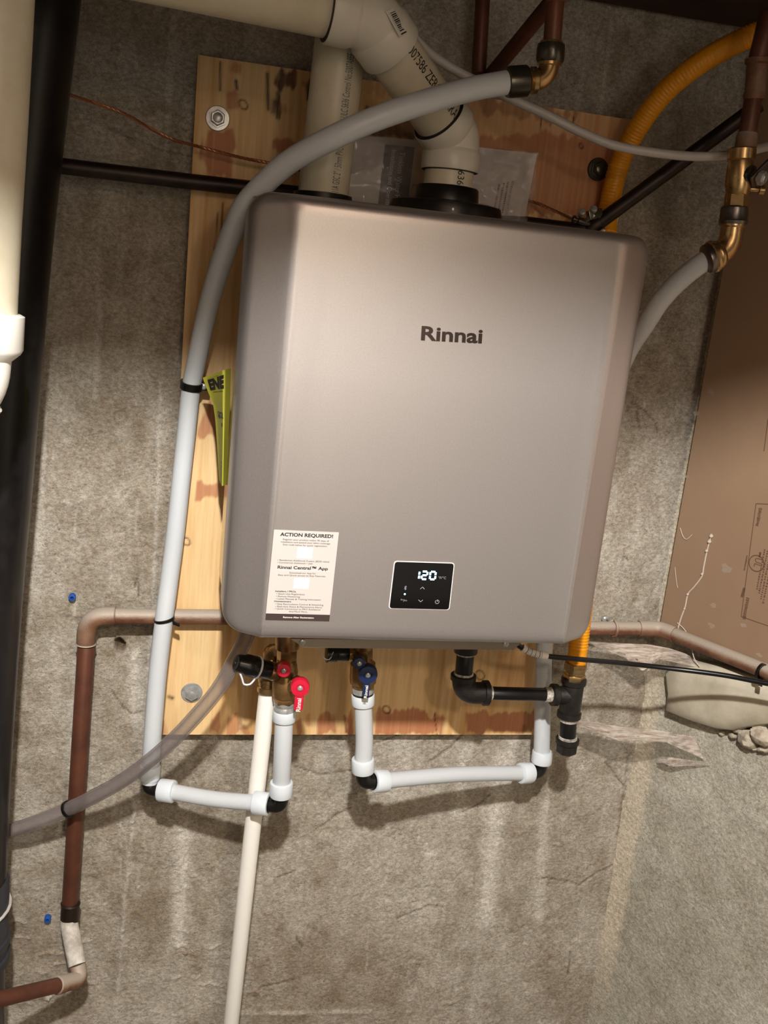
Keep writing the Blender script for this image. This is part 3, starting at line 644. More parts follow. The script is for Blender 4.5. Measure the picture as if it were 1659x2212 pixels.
tw = MB(); wrap_text(tw, 'S636 CON', eB, eA, PR, Vector(CAM - np.array(eA)).normalized() + Vector((.50, 0, 0)), .034, .084, .0095, flip=-1); tw.build('pipe_print', MAT['ink'], short, smooth=False, recalc=False)
# barcode tag on the elbow
fnb = lambda u, v: at(846 + 18 * u + 14 * v, 32 - 6 * u + 30 * v, YI - .02 - .030 + .010 * u)
n_ = Vector((.62, -.72, .2)).normalized()
cc = at(858, 45, -.286); ux = (at(872, 38, -.275) - cc).normalized(); uy = (at(872, 71, -.284) - cc).normalized()
def tagmap(o): return lambda u, v: cc + ux * (u * .014) + uy * (v * .026) + n_ * o
b = MB(); T_ = tagmap(-.0015); b.prism([T_(-.7, -.5), T_(.7, -.5), T_(.7, .6), T_(-.7, .6)], n_ * .0018); tg = b.build('barcode_tag', MAT['white'], el, smooth=False)
b = MB(); T_ = tagmap(.0006)
for k in range(11): rect2(b, T_, -.45, .35, -.38 + k * .075, -.38 + k * .075 + (.045 if k % 3 else .025))
rect2(b, T_, -.5, .4, .5, .55)
tgp = b; tgp.build('barcode_print', MAT['ink'], tg, smooth=False, recalc=False) if False else None
for f_ in [0]: 
    o = b.build('barcode_print', MAT['ink'], el, smooth=False, recalc=False)
b = MB(); T_ = tagmap(-.001); b.prism([T_(.75, -.2), T_(1.3, -.1), T_(1.3, .6), T_(.75, .55)], n_ * .0008); b.build('orange_label', MAT['orange'], el, smooth=False)

# ================================================================== MANUAL + BAG
mn = thing('instruction_manual', 'white booklet with a grey title block tucked behind the exhaust pipe', 'booklet', at(830, 440, -.045))
q = [at(768, 292, -.057), at(905, 303, -.057), at(880, 460, -.053), at(738, 448, -.053)]
b = MB(); b.prism(q, (0, .004, 0)); bk = b.build('cover_page', MAT['booklet'], mn, smooth=False)
q2 = [at(832, 312, -.0580), at(896, 318, -.0580), at(880, 446, -.0545), at(817, 440, -.0545)]
b = MB(); b.prism(q2, (0, .0008, 0)); gp = b.build('grey_title_block', MAT['greypanel'], mn, smooth=False)
fn = quadmap(q2[0], q2[1], q2[3], q2[2], (0, -.0008, 0)); b = MB()
put_text(b, 'Tankless Water Heater', lambda u, v: fn(v, u), .10, 1.12, .52, .70); put_text(b, 'Installation and Operation', lambda u, v: fn(v, u), .08, 1.10, .24, .40)
b.build('title_print', MAT['white'], gp, smooth=False, recalc=False)
lf = thing('folded_leaflet', 'folded grey leaflet in clear film leaning right of the exhaust pipe', 'leaflet', at(1080, 450, -.045))
q = [at(1015, 316, -.052), at(1160, 332, -.052), at(1132, 480, -.046), at(985, 470, -.046)]
b = MB(); b.prism(q, (0, .004, 0)); b.build('page', MAT['booklet'], lf, smooth=False)
fn = quadmap(q[0], q[1], q[3], q[2], (0, -.0006, 0)); b = MB()
put_text(b, 'INTERNAL INDOOR MODELS', lambda u, v: fn(v, u), .42, .94, .70, .735)
for k in range(1, 4): smudge_row(b, lambda u, v: fn(v, u), .42 + .02 * k, .92 - .03 * k, .70 - k * .062, .73 - k * .062, k)
b.build('page_print', MAT['boardink'], lf, smooth=False, recalc=False)
# crumpled clear bag round both
us = np.linspace(0, 1, 50); vs = np.linspace(0, 1, 26); U, Vv = np.meshgrid(us, vs, indexing='ij')
Pg = np.zeros((50, 26, 3))
for i in range(50):
    for j in range(26):
        u, v = us[i], vs[j]; x = 762 + 404 * u - (28 + 2 * u) * v + 3 * math.sin(9 * v + u * 4); y = 288 + 42 * u + 182 * v
        p = at(x, y, -.064 - .012 * (abs(fbm(np.array(u * 9), np.array(v * 5 + u * 4), 301, 3) - .5) * 7) * (.3 + u)); Pg[i, j] = p
grid_obj('plastic_bag', Pg, None, MAT['bag'], loc=at(960, 470, -.06), label='crumpled clear plastic bag around the booklet and leaflet behind the vent pipes', category='bag')

# ================================================================== PEX RUNS
PX = .0129
YV = -.165
hot = thing('hot_water_pipe', 'long translucent pipe curving from the brass elbow down the left side to the red valve', 'pipe', at(322, 1700, -.085))
hp = [(1108, 176, -.282), (1050, 186, -.288), (1000, 197, -.292), (900, 226, -.299), (800, 261, -.298), (720, 297, -.292), (660, 328, -.275), (620, 353, -.262), (586, 382, -.250), (555, 413, -.24), (526, 447, -.225), (503, 498, -.195), (477, 570, -.15), (455, 643, -.11),
      (438, 715, -.08), (423, 787, -.055), (413, 835, -.046), (404, 920, -.045), (393, 1020, -.045), (379, 1150, -.05), (366, 1250, -.055), (354, 1340, -.066), (341, 1450, -.072), (331, 1570, -.078), (323, 1690, -.085)]
HOTP = crom([at(*p) for p in hp], .012)
b = MB(); b.sweep(HOTP, PX, 24); b.build('tube', MAT['pex'], hot)
def ring(mb, A, B, r=.0165): mb.cyl(A, B, r, 28, .0022)
E1 = at(321, 1703, -.085); E2 = at(606, 1741, YV); dE = (E2 - E1).normalized(); T2 = at(614, 1548, YV); dU = (T2 - E2).normalized()
d1 = (at(*hp[-2]) - E1).normalized()
def black_elbow(P, da, db, r=.0108): 
    m_ = MB(); m_.sweep(bend(P + da * .017, P, P + db * .017, .010, 6), r, 20, ref=(0, 1, 0)); m_.lathe(P + da * .0155, da, [(0, r), (.0005, r + .0015), (.0025, r + .0015), (.003, r)], 20); m_.lathe(P + db * .0155, db, [(0, r), (.0005, r + .0015), (.0025, r + .0015), (.003, r)], 20); return m_
black_elbow(E1, d1, dE).build('elbow', MAT['blackplastic'], hot)
b = MB(); b.cyl(E1 + d1 * .014, E1 + d1 * .036, .0150, 28, .002); b.build('sleeve', MAT['pexring'], hot)
b = MB(); ring(b, E1 + dE * .017, E1 + dE * .040); b.build('sleeve', MAT['pexring'], hot)
LE = (E2 - E1).length; mid = (E1 + E2) / 2 + Vector((0, 0, -.003))
b = MB(); b.sweep(crom([E1 + dE * .03, mid, E2 - dE * .03], .01), PX - .0015, 24); b.build('tube', MAT['pex'], hot)
b = MB(); ring(b, E2 - dE * .040, E2 - dE * .017); b.build('sleeve', MAT['pexring'], hot)
black_elbow(E2, -dE, dU).build('elbow', MAT['blackplastic'], hot)
b = MB(); ring(b, E2 + dU * .016, E2 + dU * .038); b.build('sleeve', MAT['pexring'], hot)
b = MB(); b.cyl(E2 + dU * .03, T2, PX - .0002, 24); b.build('tube', MAT['pex'], hot)
b = MB(); ring(b, T2 - dU * .006, T2 + dU * .011); b.build('sleeve', MAT['pexring'], hot)
HOTTOP = T2 + dU * .011

cold = thing('cold_water_pipe', 'translucent pipe run from the right ball valve behind the heater to the blue valve', 'pipe', at(1165, 1670, -.075))
cp = [(1548, 548, -.235), (1510, 572, -.22), (1470, 604, -.20), (1430, 646, -.18), (1392, 704, -.155), (1350, 780, -.13), (1300, 900, -.10)]
CP = [at(*p) for p in cp]
CP = [CP[0] + (CP[0] - CP[1]) * .1] + CP[1:5] + [at(1350, 774, -.105), Vector((.602, -.060, -.45))]
xk = at(1166, 1400, -.055)
CP += [Vector((.588, -.036, -.57)), Vector((.580, -.048, -.70)), at(1176, 1395, -.066), at(1173, 1500, -.070), at(1170, 1640, -.074)]
E3 = at(1166, 1668, -.075); E4 = at(784, 1689, YV); dF = (E4 - E3).normalized(); T4 = at(784, 1514, YV); dV = (T4 - E4).normalized(); dG = (CP[-1] - E3).normalized()
COLDP = crom(CP[:-1] + [E3 + dG * .02], .012)
b = MB(); b.sweep(COLDP, PX, 24); b.build('tube', MAT['pex'], cold)
b = MB(); ring(b, E3 + dG * .016, E3 + dG * .037); b.build('sleeve', MAT['pexring'], cold)
black_elbow(E3, dG, dF).build('elbow', MAT['blackplastic'], cold)
b = MB(); ring(b, E3 + dF * .018, E3 + dF * .040); b.build('sleeve', MAT['pexring'], cold)
b = MB(); b.sweep(crom([E3 + dF * .03, (E3 + E4) / 2 + Vector((0, 0, .004)), E4 - dF * .03], .01), PX - .0012, 24); b.build('tube', MAT['pex'], cold)
b = MB(); ring(b, E4 - dF * .040, E4 - dF * .017); b.build('sleeve', MAT['pexring'], cold)
black_elbow(E4, -dF, dV).build('elbow', MAT['blackplastic'], cold)
b = MB(); ring(b, E4 + dV * .016, E4 + dV * .037); b.build('sleeve', MAT['pexring'], cold)
b = MB(); b.sweep(crom([E4 + dV * .03, (E4 + T4) / 2 + Vector((.002, 0, 0)), T4], .01), PX - .0002, 24); b.build('tube', MAT['pex'], cold)
b = MB(); ring(b, T4 - dV * .006, T4 + dV * .011); b.build('sleeve', MAT['pexring'], cold)
COLDTOP = T4 + dV * .011

# ================================================================== SERVICE VALVES
def hexn(mb, A, B, r): mb.cyl(A, B, r, 6, .0012, phase=.3)
hv = thing('hot_service_valve', 'brass isolation valve with two red handles under the left of the heater', 'valve', HOTTOP)
A0 = HOTTOP
def Pv(px, py, dy=0): return at(px, py, YV + dy)
ax0 = Pv(617, 1528); ax1 = Pv(622, 1440); ax2 = Pv(628, 1392, .01)
b = MB(); L = (Pv(617, 1520) - A0)
b.lathe(A0 - dU * .004, dU, [(0, .012), (.002, .0155), (.006, .0158), (.010, .0140), (.013, .0152), (.016, .0150)], 28)
b.build('silver_ferrule', MAT['zinc'], hv, label='shiny nickel ferrule')
b = MB(); hexn(b, A0 + dU * .011, A0 + dU * .020, .0165); b.lathe(A0 + dU * .019, dU, [(0, .014), (.002, .0175), (.012, .0188), (.022, .0188), (.032, .0165), (.040, .014), (.046, .0152), (.052, .0135)], 28); 
top = A0 + dU * .070
b.lathe(A0 + dU * .045, dU, [(0, .012), (.004, .0155), (.012, .0165), (.02, .0145), (.028, .013)], 24)
hexn(b, A0 + dU * .066, A0 + dU * .095, .0135); b.cyl(A0 + dU * .090, A0 + dU * .118, .0165, 28, .001)
b.build('body', MAT['darkbrass'], hv)
# drain branch with black cap, going left and toward the room
bc = A0 + dU * .052; bd_ = (Pv(548, 1440, -.012) - bc).normalized()
b = MB(); b.cyl(bc, bc + bd_ * .034, .0095, 24); b.lathe(bc + bd_ * .010, bd_, [(0, .010), (.004, .013), (.014, .013), (.018, .010)], 24); b.build('drain_branch', MAT['darkbrass'], hv)
b = MB(); b.cyl(bc + bd_ * .026, bc + bd_ * .044, .0125, 24); b.lathe(bc + bd_ * .044, bd_, [(0, .0135), (.002, .0150), (.018, .0150), (.022, .0125), (.030, .012), (.033, .010)], 12); cap = b.build('hose_cap', MAT['blackplastic'], hv, label='black plastic hose cap')
b = MB(); b.lathe(bc + bd_ * .043, bd_, [(0, .0150), (.0007, .0158), (.0022, .0158), (.003, .0150)], 28)
tp = bc + bd_ * .077
b.sweep(crom([tp, at(523, 1466, YV - .02), at(527, 1478, YV - .02), at(540, 1478, YV - .02), at(551, 1466, YV - .018), at(556, 1456, YV - .014)], .003), .0013, 8); b.build('cap_strap', MAT['pexring'], cap, label='white cap retaining strap')
def handle(P, r, L, w_, mt, name='handle', txt=True, lean=(0, 0, -1)):
    """round knob facing the room with a lever hanging down"""
    f = Vector((-.10, -1, -.02)).normalized(); dn = Vector(lean).normalized(); dn = (dn - f * dn.dot(f)).normalized(); sx = dn.cross(f)
    m_ = MB(); m_.lathe(P, f, [(0, r * .8), (.003, r), (.011, r), (.0135, r * .93), (.014, r * .45), (.012, r * .40)], 28)
    if L > 0: m_.box(P + f * .008 + dn * (L / 2 + r * .6), sx, f, dn, w_, .0042, L / 2, .0015)
    h_ = m_.build(name, MAT[mt], hvroot)
    s2 = MB(); s2.lathe(P + f * .012, f, [(0, .0035), (.002, .0034), (.003, .0018), (.0031, .001)], 12); s2.build('screw', MAT['zinc'], h_)
    if L > 0 and txt:
        o_ = P + f * .0125 + dn * (r * 1.06); t2 = MB(); fn_ = lambda u, v: o_ + dn * (L * .84 * (1 - u)) + sx * ((v - .5) * w_ * 1.1)
        put_text(t2, 'Rinnai', fn_, .02, .95, .1, .95, bold=.02); t2.build('handle_print', MAT['white'], h_, smooth=False, recalc=False)
    return h_
hvroot = hv
kb = A0 + dU * .030 
P_ = Pv(648, 1478, -.030); b = MB(); b.cyl(A0 + dU * .030, P_, .0085, 20); b.lathe(P_ - (P_ - (A0 + dU * .03)).normalized() * .008, (P_ - (A0 + dU * .03)), [(0, .0085), (.001, .013), (.006, .013), (.008, .010)], 6); b.build('valve_stem', MAT['darkbrass'], hv)
handle(P_, .0128, .025, .0062, 'red')
P2_ = Pv(613, 1440, -.030); b = MB(); b.cyl(bc + bd_ * .008, P2_, .006, 16); b.build('valve_stem', MAT['darkbrass'], hv)
h2 = handle(P2_, .0095, 0, .004, 'red', txt=False)
# relief valve to the left rear feeding the white pipe
rv = thing('pressure_relief_valve', 'dark brass relief valve above the white discharge pipe', 'valve', at(577, 1490, -.14))
c0 = at(577, 1494, -.140); c1 = at(582, 1430, -.138); du = (c1 - c0).normalized()
b = MB(); b.lathe(c0, du, [(0, .0135), (.001, .0142), (.008, .0142), (.009, .0125), (.014, .0125), (.015, .0138), (.020, .0138), (.022, .0122), (.034, .0122), (.035, .011)], 28); b.build('outlet_socket', MAT['brass'], rv)
b = MB(); c2 = at(585, 1425, -.128); b.sweep(crom([c0 + du * .03, at(583, 1440, -.135), at(588, 1418, -.13), at(602, 1408, -.135), at(620, 1412, -.150)], .004), [.0125] * 0 or .0122, 20); b.lathe(at(590, 1412, -.112), Vector((0, -1, .2)), [(0, .010), (.004, .015), (.018, .016), (.026, .012), (.030, .006)], 20); b.build('body', MAT['darkbrass'], rv)
cv = thing('cold_service_valve', 'brass isolation valve with a blue handle under the middle of the heater', 'valve', COLDTOP)
hvroot = cv; A0 = COLDTOP
b = MB(); b.lathe(A0 - dV * .003, dV, [(0, .012), (.001, .0150), (.004, .0150), (.005, .0135)], 28); b.build('lower_seal', MAT['darkring'], cv)
b = MB(); b.lathe(A0 + dV * .002, dV, [(0, .0145), (.001, .0155), (.008, .0155), (.009, .0148)], 28); b.build('silver_ferrule', MAT['zinc'], cv, label='shiny nickel ferrule')
b = MB(); b.lathe(A0 + dV * .010, dV, [(0, .0150), (.006, .0158), (.008, .0185), (.016, .0188), (.026, .0180), (.036, .0175), (.040, .0135), (.044, .012)], 28)
hexn(b, A0 + dV * .05, A0 + dV * .072, .0135); b.cyl(A0 + dV * .068, A0 + dV * .10, .014, 24); b.build('body', MAT['darkbrass'], cv)
P_ = Pv(793, 1450, -.026); b = MB(); b.cyl(A0 + dV * .026, P_, .0085, 20); b.build('valve_stem', MAT['darkbrass'], cv)
handle(P_, .0135, .024, .0045, 'blue')
bc = A0 + dV * .060; bd_ = (Pv(700, 1403) - bc); bd_.z = 0; bd_.normalize()
b = MB(); b.cyl(bc, bc + bd_ * .022, .009, 24); b.build('drain_branch', MAT['darkbrass'], cv)
b = MB(); b.cyl(bc + bd_ * .020, bc + bd_ * .036, .0105, 24); b.lathe(bc + bd_ * .036, bd_, [(0, .0115), (.001, .012), (.012, .012), (.013, .0135), (.015, .0135), (.016, .010)], 12); cap = b.build('hose_cap', MAT['blackplastic'], cv, label='black plastic hose cap')
P2_ = bc + bd_ * .010 + Vector((0, -.022, 0)); b = MB(); b.cyl(bc + bd_ * .010, P2_, .005, 16); b.build('valve_stem', MAT['darkbrass'], cv)
handle(P2_, .0085, 0, .004, 'blue', txt=False)
cs = at(704, 1412, YV - .01)
b = MB(); b.sweep(crom([at(692, 1402, YV - .01), at(700, 1422, YV - .012), at(712, 1424, YV - .012), at(720, 1408, YV - .01)], .003), .0008, 8); b.build('cap_strap', MAT['pex'], cap)

# ================================================================== WHITE DISCHARGE PIPE
dp = thing('discharge_pipe', 'slim white plastic pipe running straight down below the relief valve', 'pipe', at(498, 2212, -.09))
b = MB(); a = at(578, 1494, -.136); c = at(497, 2230, -.090); b.cyl(a, a + (c - a).normalized() * 0.86, .0122, 28); b.build('tube', MAT['pvcwhite'], dp)

# ================================================================== GAS PIPEWORK
gp_ = thing('black_iron_gas_pipework', 'black iron elbow, nipples, tee and capped drip leg under the right of the heater', 'gas pipe', at(1223, 1620, -.15))
YG = -.150
def G(x, y): return at(x, y, YG)
def hub(mb, P, d, r, L=.009): mb.lathe(P, d, [(0, r - .0015), (.001, r), (L - .001, r), (L, r - .0015)], 28)
g0 = G(1007, 1396); g1 = G(1001, 1462); g2 = G(1000, 1497); g3 = G(1048, 1497); g4 = G(1196, 1501); g5 = G(1234, 1503); g6 = G(1240, 1466); g7 = G(1229, 1545); g8 = G(1225, 1605)
vdn = (g1 - g0).normalized(); hdr = (g4 - g3).normalized(); vt = (g7 - g5).normalized()
b = MB(); b.cyl(g0 - vdn * .02, g0 + vdn * .009, .0172, 28); b.build('reducer', MAT['iron'], gp_)
b = MB(); b.cyl(g0 + vdn * .006, g1, .0128, 28); b.build('nipple', MAT['ironpipe'], gp_)
b = MB(); cE = g1 + vdn * .022; cE = Vector((g1.x + vdn.x * .022, YG, g3.z)); pts = bend(g1, cE, Vector((g3.x, YG, g3.z)), .022, 10); b.sweep(pts, .0160, 28, ref=(0, 1, 0)); hub(b, g1 - vdn * .004, vdn, .0186); hub(b, Vector((g3.x - .004, YG, g3.z)), (1, 0, 0), .0186); b.build('elbow', MAT['iron'], gp_)
b = MB(); b.cyl(Vector((g3.x, YG, g3.z)), g4, .0098, 28); hn = b.build('nipple', MAT['ironpipe'], gp_)
for A_, B_, r0 in ((Vector((g3.x + .004, YG, g3.z)), Vector((g3.x + .010, YG, g3.z)), .0110), (g4 - hdr * .014, g4 - hdr * .004, .0112), (g1 - vdn * .007, g1 - vdn * .001, .0142),
                   (g0 + vdn * .0085, g0 + vdn * .0125, .0136), (g7, g7 + vt * .009, .0140), (g8 - vt * .012, g8 - vt * .003, .0142)):
    b = MB(); b.cyl(A_, B_, r0, 24); b.build('thread_tape', MAT['tape'], gp_, label='pale sealing tape on the thread')
b = MB(); b.cyl(g6, g7, .0160, 28); hub(b, g6 - vt * .001, vt, .0187); hub(b, g7 - vt * .006, vt, .0180); b.lathe(g4, hdr, [(0, .012), (.006, .0125), ((g5 - g4).length, .016)], 24); hub(b, g4 - hdr * .004, hdr, .0165, .010); b.build('tee', MAT['iron'], gp_)
b = MB(); b.cyl(g7, g8, .0125, 28); b.build('nipple', MAT['ironpipe'], gp_)
b = MB(); hub(b, g8 - vt * .008, vt, .0178, .008); b.lathe(g8, vt, [(0, .0165), (.013, .0160), (.016, .013)], 8); b.build('cap', MAT['iron'], gp_)
fg = thing('flexible_gas_line', 'ribbed yellow flexible gas line arching above and behind the heater', 'gas pipe', g6)
fp = [at(1244, 1440, YG), at(1249, 1400, YG + .005)]
fp += [Vector((.590, -.135, -.62)), Vector((.588, -.125, -.47)), Vector((.586, -.095, -.30))]
fp += [at(1311, 500, -.040), at(1317, 440, -.042), at(1342, 345, -.055), at(1387, 262, -.08), at(1440, 195, -.105), at(1510, 138, -.13), at(1590, 92, -.15), at(1680, 55, -.17), at(1800, 10, -.19)]
path = crom(fp, .00125); N = len(path); acc = 0; rr = []
for i, p in enumerate(path):
    if i: acc += (p - path[i - 1]).length
    rr.append(.0142 + .00055 * math.sin(2 * math.pi * acc / .0046))
b = MB(); b.sweep(path, rr, 18); b.build('jacketed_tube', MAT['yellow'], fg, sharp=180)
b = MB(); nd = (fp[1] - fp[0]).normalized(); b.cyl(g6 - vt * .001, g6 - vt * .008, .0165, 6, phase=.2); b.cyl(g6 - vt * .008, g6 - vt * .013, .0140, 24); b.cyl(g6 - vt * .012, g6 - vt * .026, .0180, 6, phase=.5); b.build('brass_nut', MAT['brass'], fg, sharp=25)

# ================================================================== COPPER PIPES
Y1 = -.036
lc = thing('lower_copper_pipe', 'tarnished copper pipe running up the left wall, behind the heater, into the right corner', 'pipe', at(150, 2100, -.05))
c0 = at(-60, 2172, -.235); c1 = at(0, 2158, -.205); c2 = at(125, 2128, -.12); c3 = at(174, 2115, -.090); c4 = at(167, 2085, -.080); c5 = at(150, 2000, -.045); c6 = at(150, 1955, -.040); c7 = at(186, 1370, Y1); c8 = at(190, 1334, Y1); c9 = at(260, 1331, Y1)
zL = c9.z; xr0 = at(1282, 1357, Y1); zR = xr0.z
r_ = .0118
b = MB(); b.sweep([c0, c1, c2], r_ - .001, 20); b.build('tube', MAT['copper'], lc)
b = MB(); b.sweep(bend(c2, c3, c4, .014), r_ + .0005, 20); b.lathe(c2 - (c3 - c2).normalized() * .002, (c3 - c2), [(0, r_), (.001, r_ + .0016), (.012, r_ + .0016), (.013, r_)], 20); b.build('elbow', MAT['dustcopper'], lc)
b = MB(); b.sweep(crom([c4, at(158, 2040, -.06), c5, at(149, 1985, -.042)], .006), r_ + .0016, 20); b.build('painted_section', mat('flaking_white_paint', srgb(212, 207, 198), .7, n2=srgb(168, 160, 148), scale=50, amt=.9, bump=.4, bscale=120), lc, label='short white-painted stretch')
b = MB(); b.lathe(at(150, 1990, -.041), (c7 - c6), [(0, r_), (.001, r_ + .002), (.028, r_ + .002), (.031, r_ + .003), (.033, r_ + .0005)], 20); b.build('coupling', MAT['darkpipe'], lc)
b = MB(); b.cyl(at(150, 1970, -.040), at(186, 1395, Y1), r_ + .0004, 24); b.build('tube', MAT['copper'], lc)
b = MB(); pts = bend(at(185, 1392, Y1), at(188, 1332, Y1), at(250, 1331, Y1), .026, 10); b.sweep(pts, r_ + .0014, 22); b.lathe(pts[0], pts[1] - pts[0], [(0, r_ + .001), (.0006, r_ + .0028), (.002, r_ + .0018)], 22); b.lathe(pts[-1], pts[-2] - pts[-1], [(0, r_ + .001), (.0006, r_ + .0028), (.002, r_ + .0018)], 22); b.build('elbow', MAT['dustcopper'], lc)
cr = CORN + RN * .036; cornpt = Vector((cr.x - .012, -.036 - .0, zR))
cornpt = at(1424, 1358, -.040)
endp = cornpt + RD * .9; 
b = MB(); b.sweep([at(245, 1331, Y1), at(470, 1333, Y1), Vector((.3, Y1, (zL + zR) / 2)), xr0, at(1395, 1358, -.038)], r_ - .0005, 22, ref=(0, 0, 1)); b.build('tube', MAT['dustcopper'], lc)
b = MB(); b.sweep(bend(at(1380, 1358, -.038), cornpt, cornpt + RD * .03, .014), r_ + .001, 20); b.build('elbow', MAT['dustcopper'], lc)
b = MB(); b.cyl(cornpt + RD * .02, cornpt + RD * .62, r_ - .0004, 22); b.build('tube', MAT['dustcopper'], lc)
ps = thing('pipe_strap', 'small copper strap nailed over the pipe just right of the heater', 'pipe strap', at(1318, 1350, -.04))
b = MB(); cc_ = at(1326, 1358, -.0375); r2 = r_ + .0012
ptsU = [cc_ + Vector((.0, -math.sin(a) * r2, math.cos(a) * r2)) for a in np.linspace(-.4, math.pi + .4, 14)]
b.sweep([at(1312, 1338, -.006), at(1318, 1344, -.035)] + ptsU, .0022, 8); b.build('band', MAT['dustcopper'], ps)
b = MB(); c = at(1308, 1338, -.004); b.lathe(c + Vector((0, .004, 0)), (0, -1, 0), [(0, .0055), (.006, .0062), (.008, .004)], 14); b.build('nail_head', MAT['zinc'], ps)

zD = at(400, 391, -.052).z
up = thing('upper_dark_pipe', 'dark tarnished pipe crossing behind the heater top and angling toward the room at right', 'pipe', at(400, 391, -.05))
L0 = at(-60, 335, -.052); L1 = at(120, 357, -.052); L2 = at(640, 418, -.036)
rk = at_z(1300, 484, zD - .012)
kn = at(1268, 500, -.064); kr = at(1590, 262, -.60)
kr = at(1640, 226, -.14)
b = MB(); b.sweep([L0, L1, at(400, 391, -.045), L2, Vector((.40, -.036, -.159))] + bend(Vector((.48, -.045, -.160)), kn, kr, .02), .0100, 20); b.build('tube', MAT['darkpipe'], up)
b = MB(); dK = (kr - kn).normalized(); b.cyl(kn + dK * 0.0, kn + dK * .022, .0122, 20); b.build('coupling', MAT['darkpipe'], up)

def wirepts(a, z=.0): return [at(*p) for p in a]
gw = thing('ground_wire', 'stranded bare copper wire sagging across the wall to the pipe clamp', 'wire', at(600, 355, -.05))
wp = wirepts([(100, 186, -.09), (137, 200, -.085), (170, 211, -.08), (260, 242, -.07), (330, 280, -.06), (375, 302, -.052), (420, 314, -.045), (510, 338, -.045), (590, 354, -.045), (700, 378, -.04), (860, 400, -.034), (1000, 405, -.032), (1140, 433, -.036), (1190, 452, -.052), (1238, 474, -.066)])
wpath = crom(wp, .0025)
for s_ in range(3):
    b = MB(); pts = []
    acc = 0
    for i, p in enumerate(wpath):
        if i: acc += (p - wpath[i - 1]).length
        a = acc / .018 * 2 * math.pi + s_ * 2.094; pts.append(p + Vector((0, math.cos(a), math.sin(a))) * .0011)
    b.sweep(pts, .00125, 6); b.build('strand', MAT['strand'], gw)
gc = thing('grounding_clamp', 'small dark metal grounding clamp on the pipe above the heater corner', 'clamp', at(1268, 480, -.07))
side_ = dK.cross(Vector((0, 0, 1))).normalized(); k0 = kn + dK * .012; upk = side_.cross(dK).normalized() * -1
if upk.z < 0: upk = -upk
b = MB(); b.box(k0 + upk * .0125, dK, side_, upk, .0085, .013, .0032, .001); b.build('upper_jaw', MAT['darkring'], gc)
b = MB(); b.box(k0 - upk * .0125, dK, side_, upk, .0085, .013, .0032, .001); b.build('lower_jaw', MAT['darkring'], gc)
for px, py, dy in ((1257, 458, -.074), (1282, 452, -.080)):
    c = at(px, py, dy); b = MB(); b.lathe(c + Vector((.002, .010, -.004)), Vector((-.15, -1, .45)), [(0, .003), (.008, .003), (.0085, .0052), (.012, .0050), (.014, .003)], 14); b.build('screw', MAT['zinc'], gc)
b = MB(); b.box(at(1284, 463, -.072), (1, 0, .35), (0, 1, 0), (-.35, 0, 1), .0095, .006, .006, .0015); b.build('saddle', MAT['darkring'], gc)
b = MB(); c = at(1236, 472, -.068); b.lathe(c, (1, -.1, -.18), [(0, .0035), (.001, .0052), (.004, .0052), (.005, .003), (.008, .003), (.009, .0048), (.024, .0052), (.030, .004)], 14); b.build('wire_lug', MAT['darkring'], gc)

# thin milky tube
tt = thing('thin_plastic_tube', 'thin milky tube sagging across the upper right from behind the exhaust elbow', 'tube', at(1300, 305, -.16))
b = MB(); b.sweep(crom(wirepts([(800, -40, -.15), (840, 10, -.14), (880, 65, -.13), (935, 120, -.12), (1005, 163, -.12), (1090, 207, -.13), (1170, 243, -.14), (1250, 283, -.15), (1320, 312, -.16), (1400, 328, -.17), (1500, 338, -.18), (1580, 334, -.19), (1665, 315, -.20), (1760, 290, -.21)]), .01), .0058, 14); b.build('tube', MAT['thintube'], tt)

# copper pipes in the dark at the top
b = MB(); b.cyl(at(1046, -60, -.05), at(1034, 158, -.05), .0098, 18); o = b.build('copper_riser', MAT['copper'], None, label='reddish copper riser standing in the dark behind the thin tube', category='pipe')
b = MB(); b.cyl(at(1215, -25, -.22), at(1052, 172, -.045), .0095, 18); o = b.build('slanting_copper_pipe', MAT['copper'], None, label='dark copper pipe slanting up behind the brass elbow', category='pipe')

YQ = -.282
cb = thing('copper_supply_drop', 'short copper drop with a brass push-fit elbow at the top centre-right', 'pipe', at(1180, 160, YQ))
b = MB(); b.cyl(at(1204, -60, YQ), at(1192, 100, YQ), .0100, 22); b.build('tube', MAT['copper'], cb)
b = MB(); b.lathe(at(1203, 6, YQ), at(1204, -60, YQ) - at(1203, 6, YQ), [(0, .0101), (.001, .0125), (.02, .0125), (.021, .0101)], 20); b.build('solder_socket', MAT['dustcopper'], cb)
u0 = at(1191, 96, YQ); u1 = at(1184, 172, YQ); du = (u1 - u0).normalized(); lf0 = at(1092, 178, YQ); ld_ = (lf0 - u1).normalized()
b = MB(); b.lathe(u0 - du * .003, du, [(0, .0125), (.002, .0130), (.004, .0130)], 24); b.sweep(bend(u0 + du * .022, u1, lf0 - ld_ * .028, .018), .0112, 24); b.lathe(u0 + du * .018, du, [(0, .0112), (.001, .0135), (.004, .0135), (.005, .0112)], 24)
b.lathe(lf0 - ld_ * .024, -ld_, [(0, .0150), (.002, .0148), (.004, .012), (.006, .0145), (.011, .0145), (.013, .012)], 24); b.build('brass_elbow', MAT['brass'], cb)
b = MB(); b.lathe(u0 - du * .001, du, [(0, .0125), (.001, .0150), (.006, .0158), (.017, .0158), (.020, .0140)], 28); b.build('collar', MAT['darkring'], cb)
b = MB(); b.lathe(lf0 - ld_ * .026, ld_, [(0, .0150), (.002, .0168), (.020, .0168), (.024, .0160), (.026, .0132)], 28); b.build('collar', MAT['darkring'], cb)

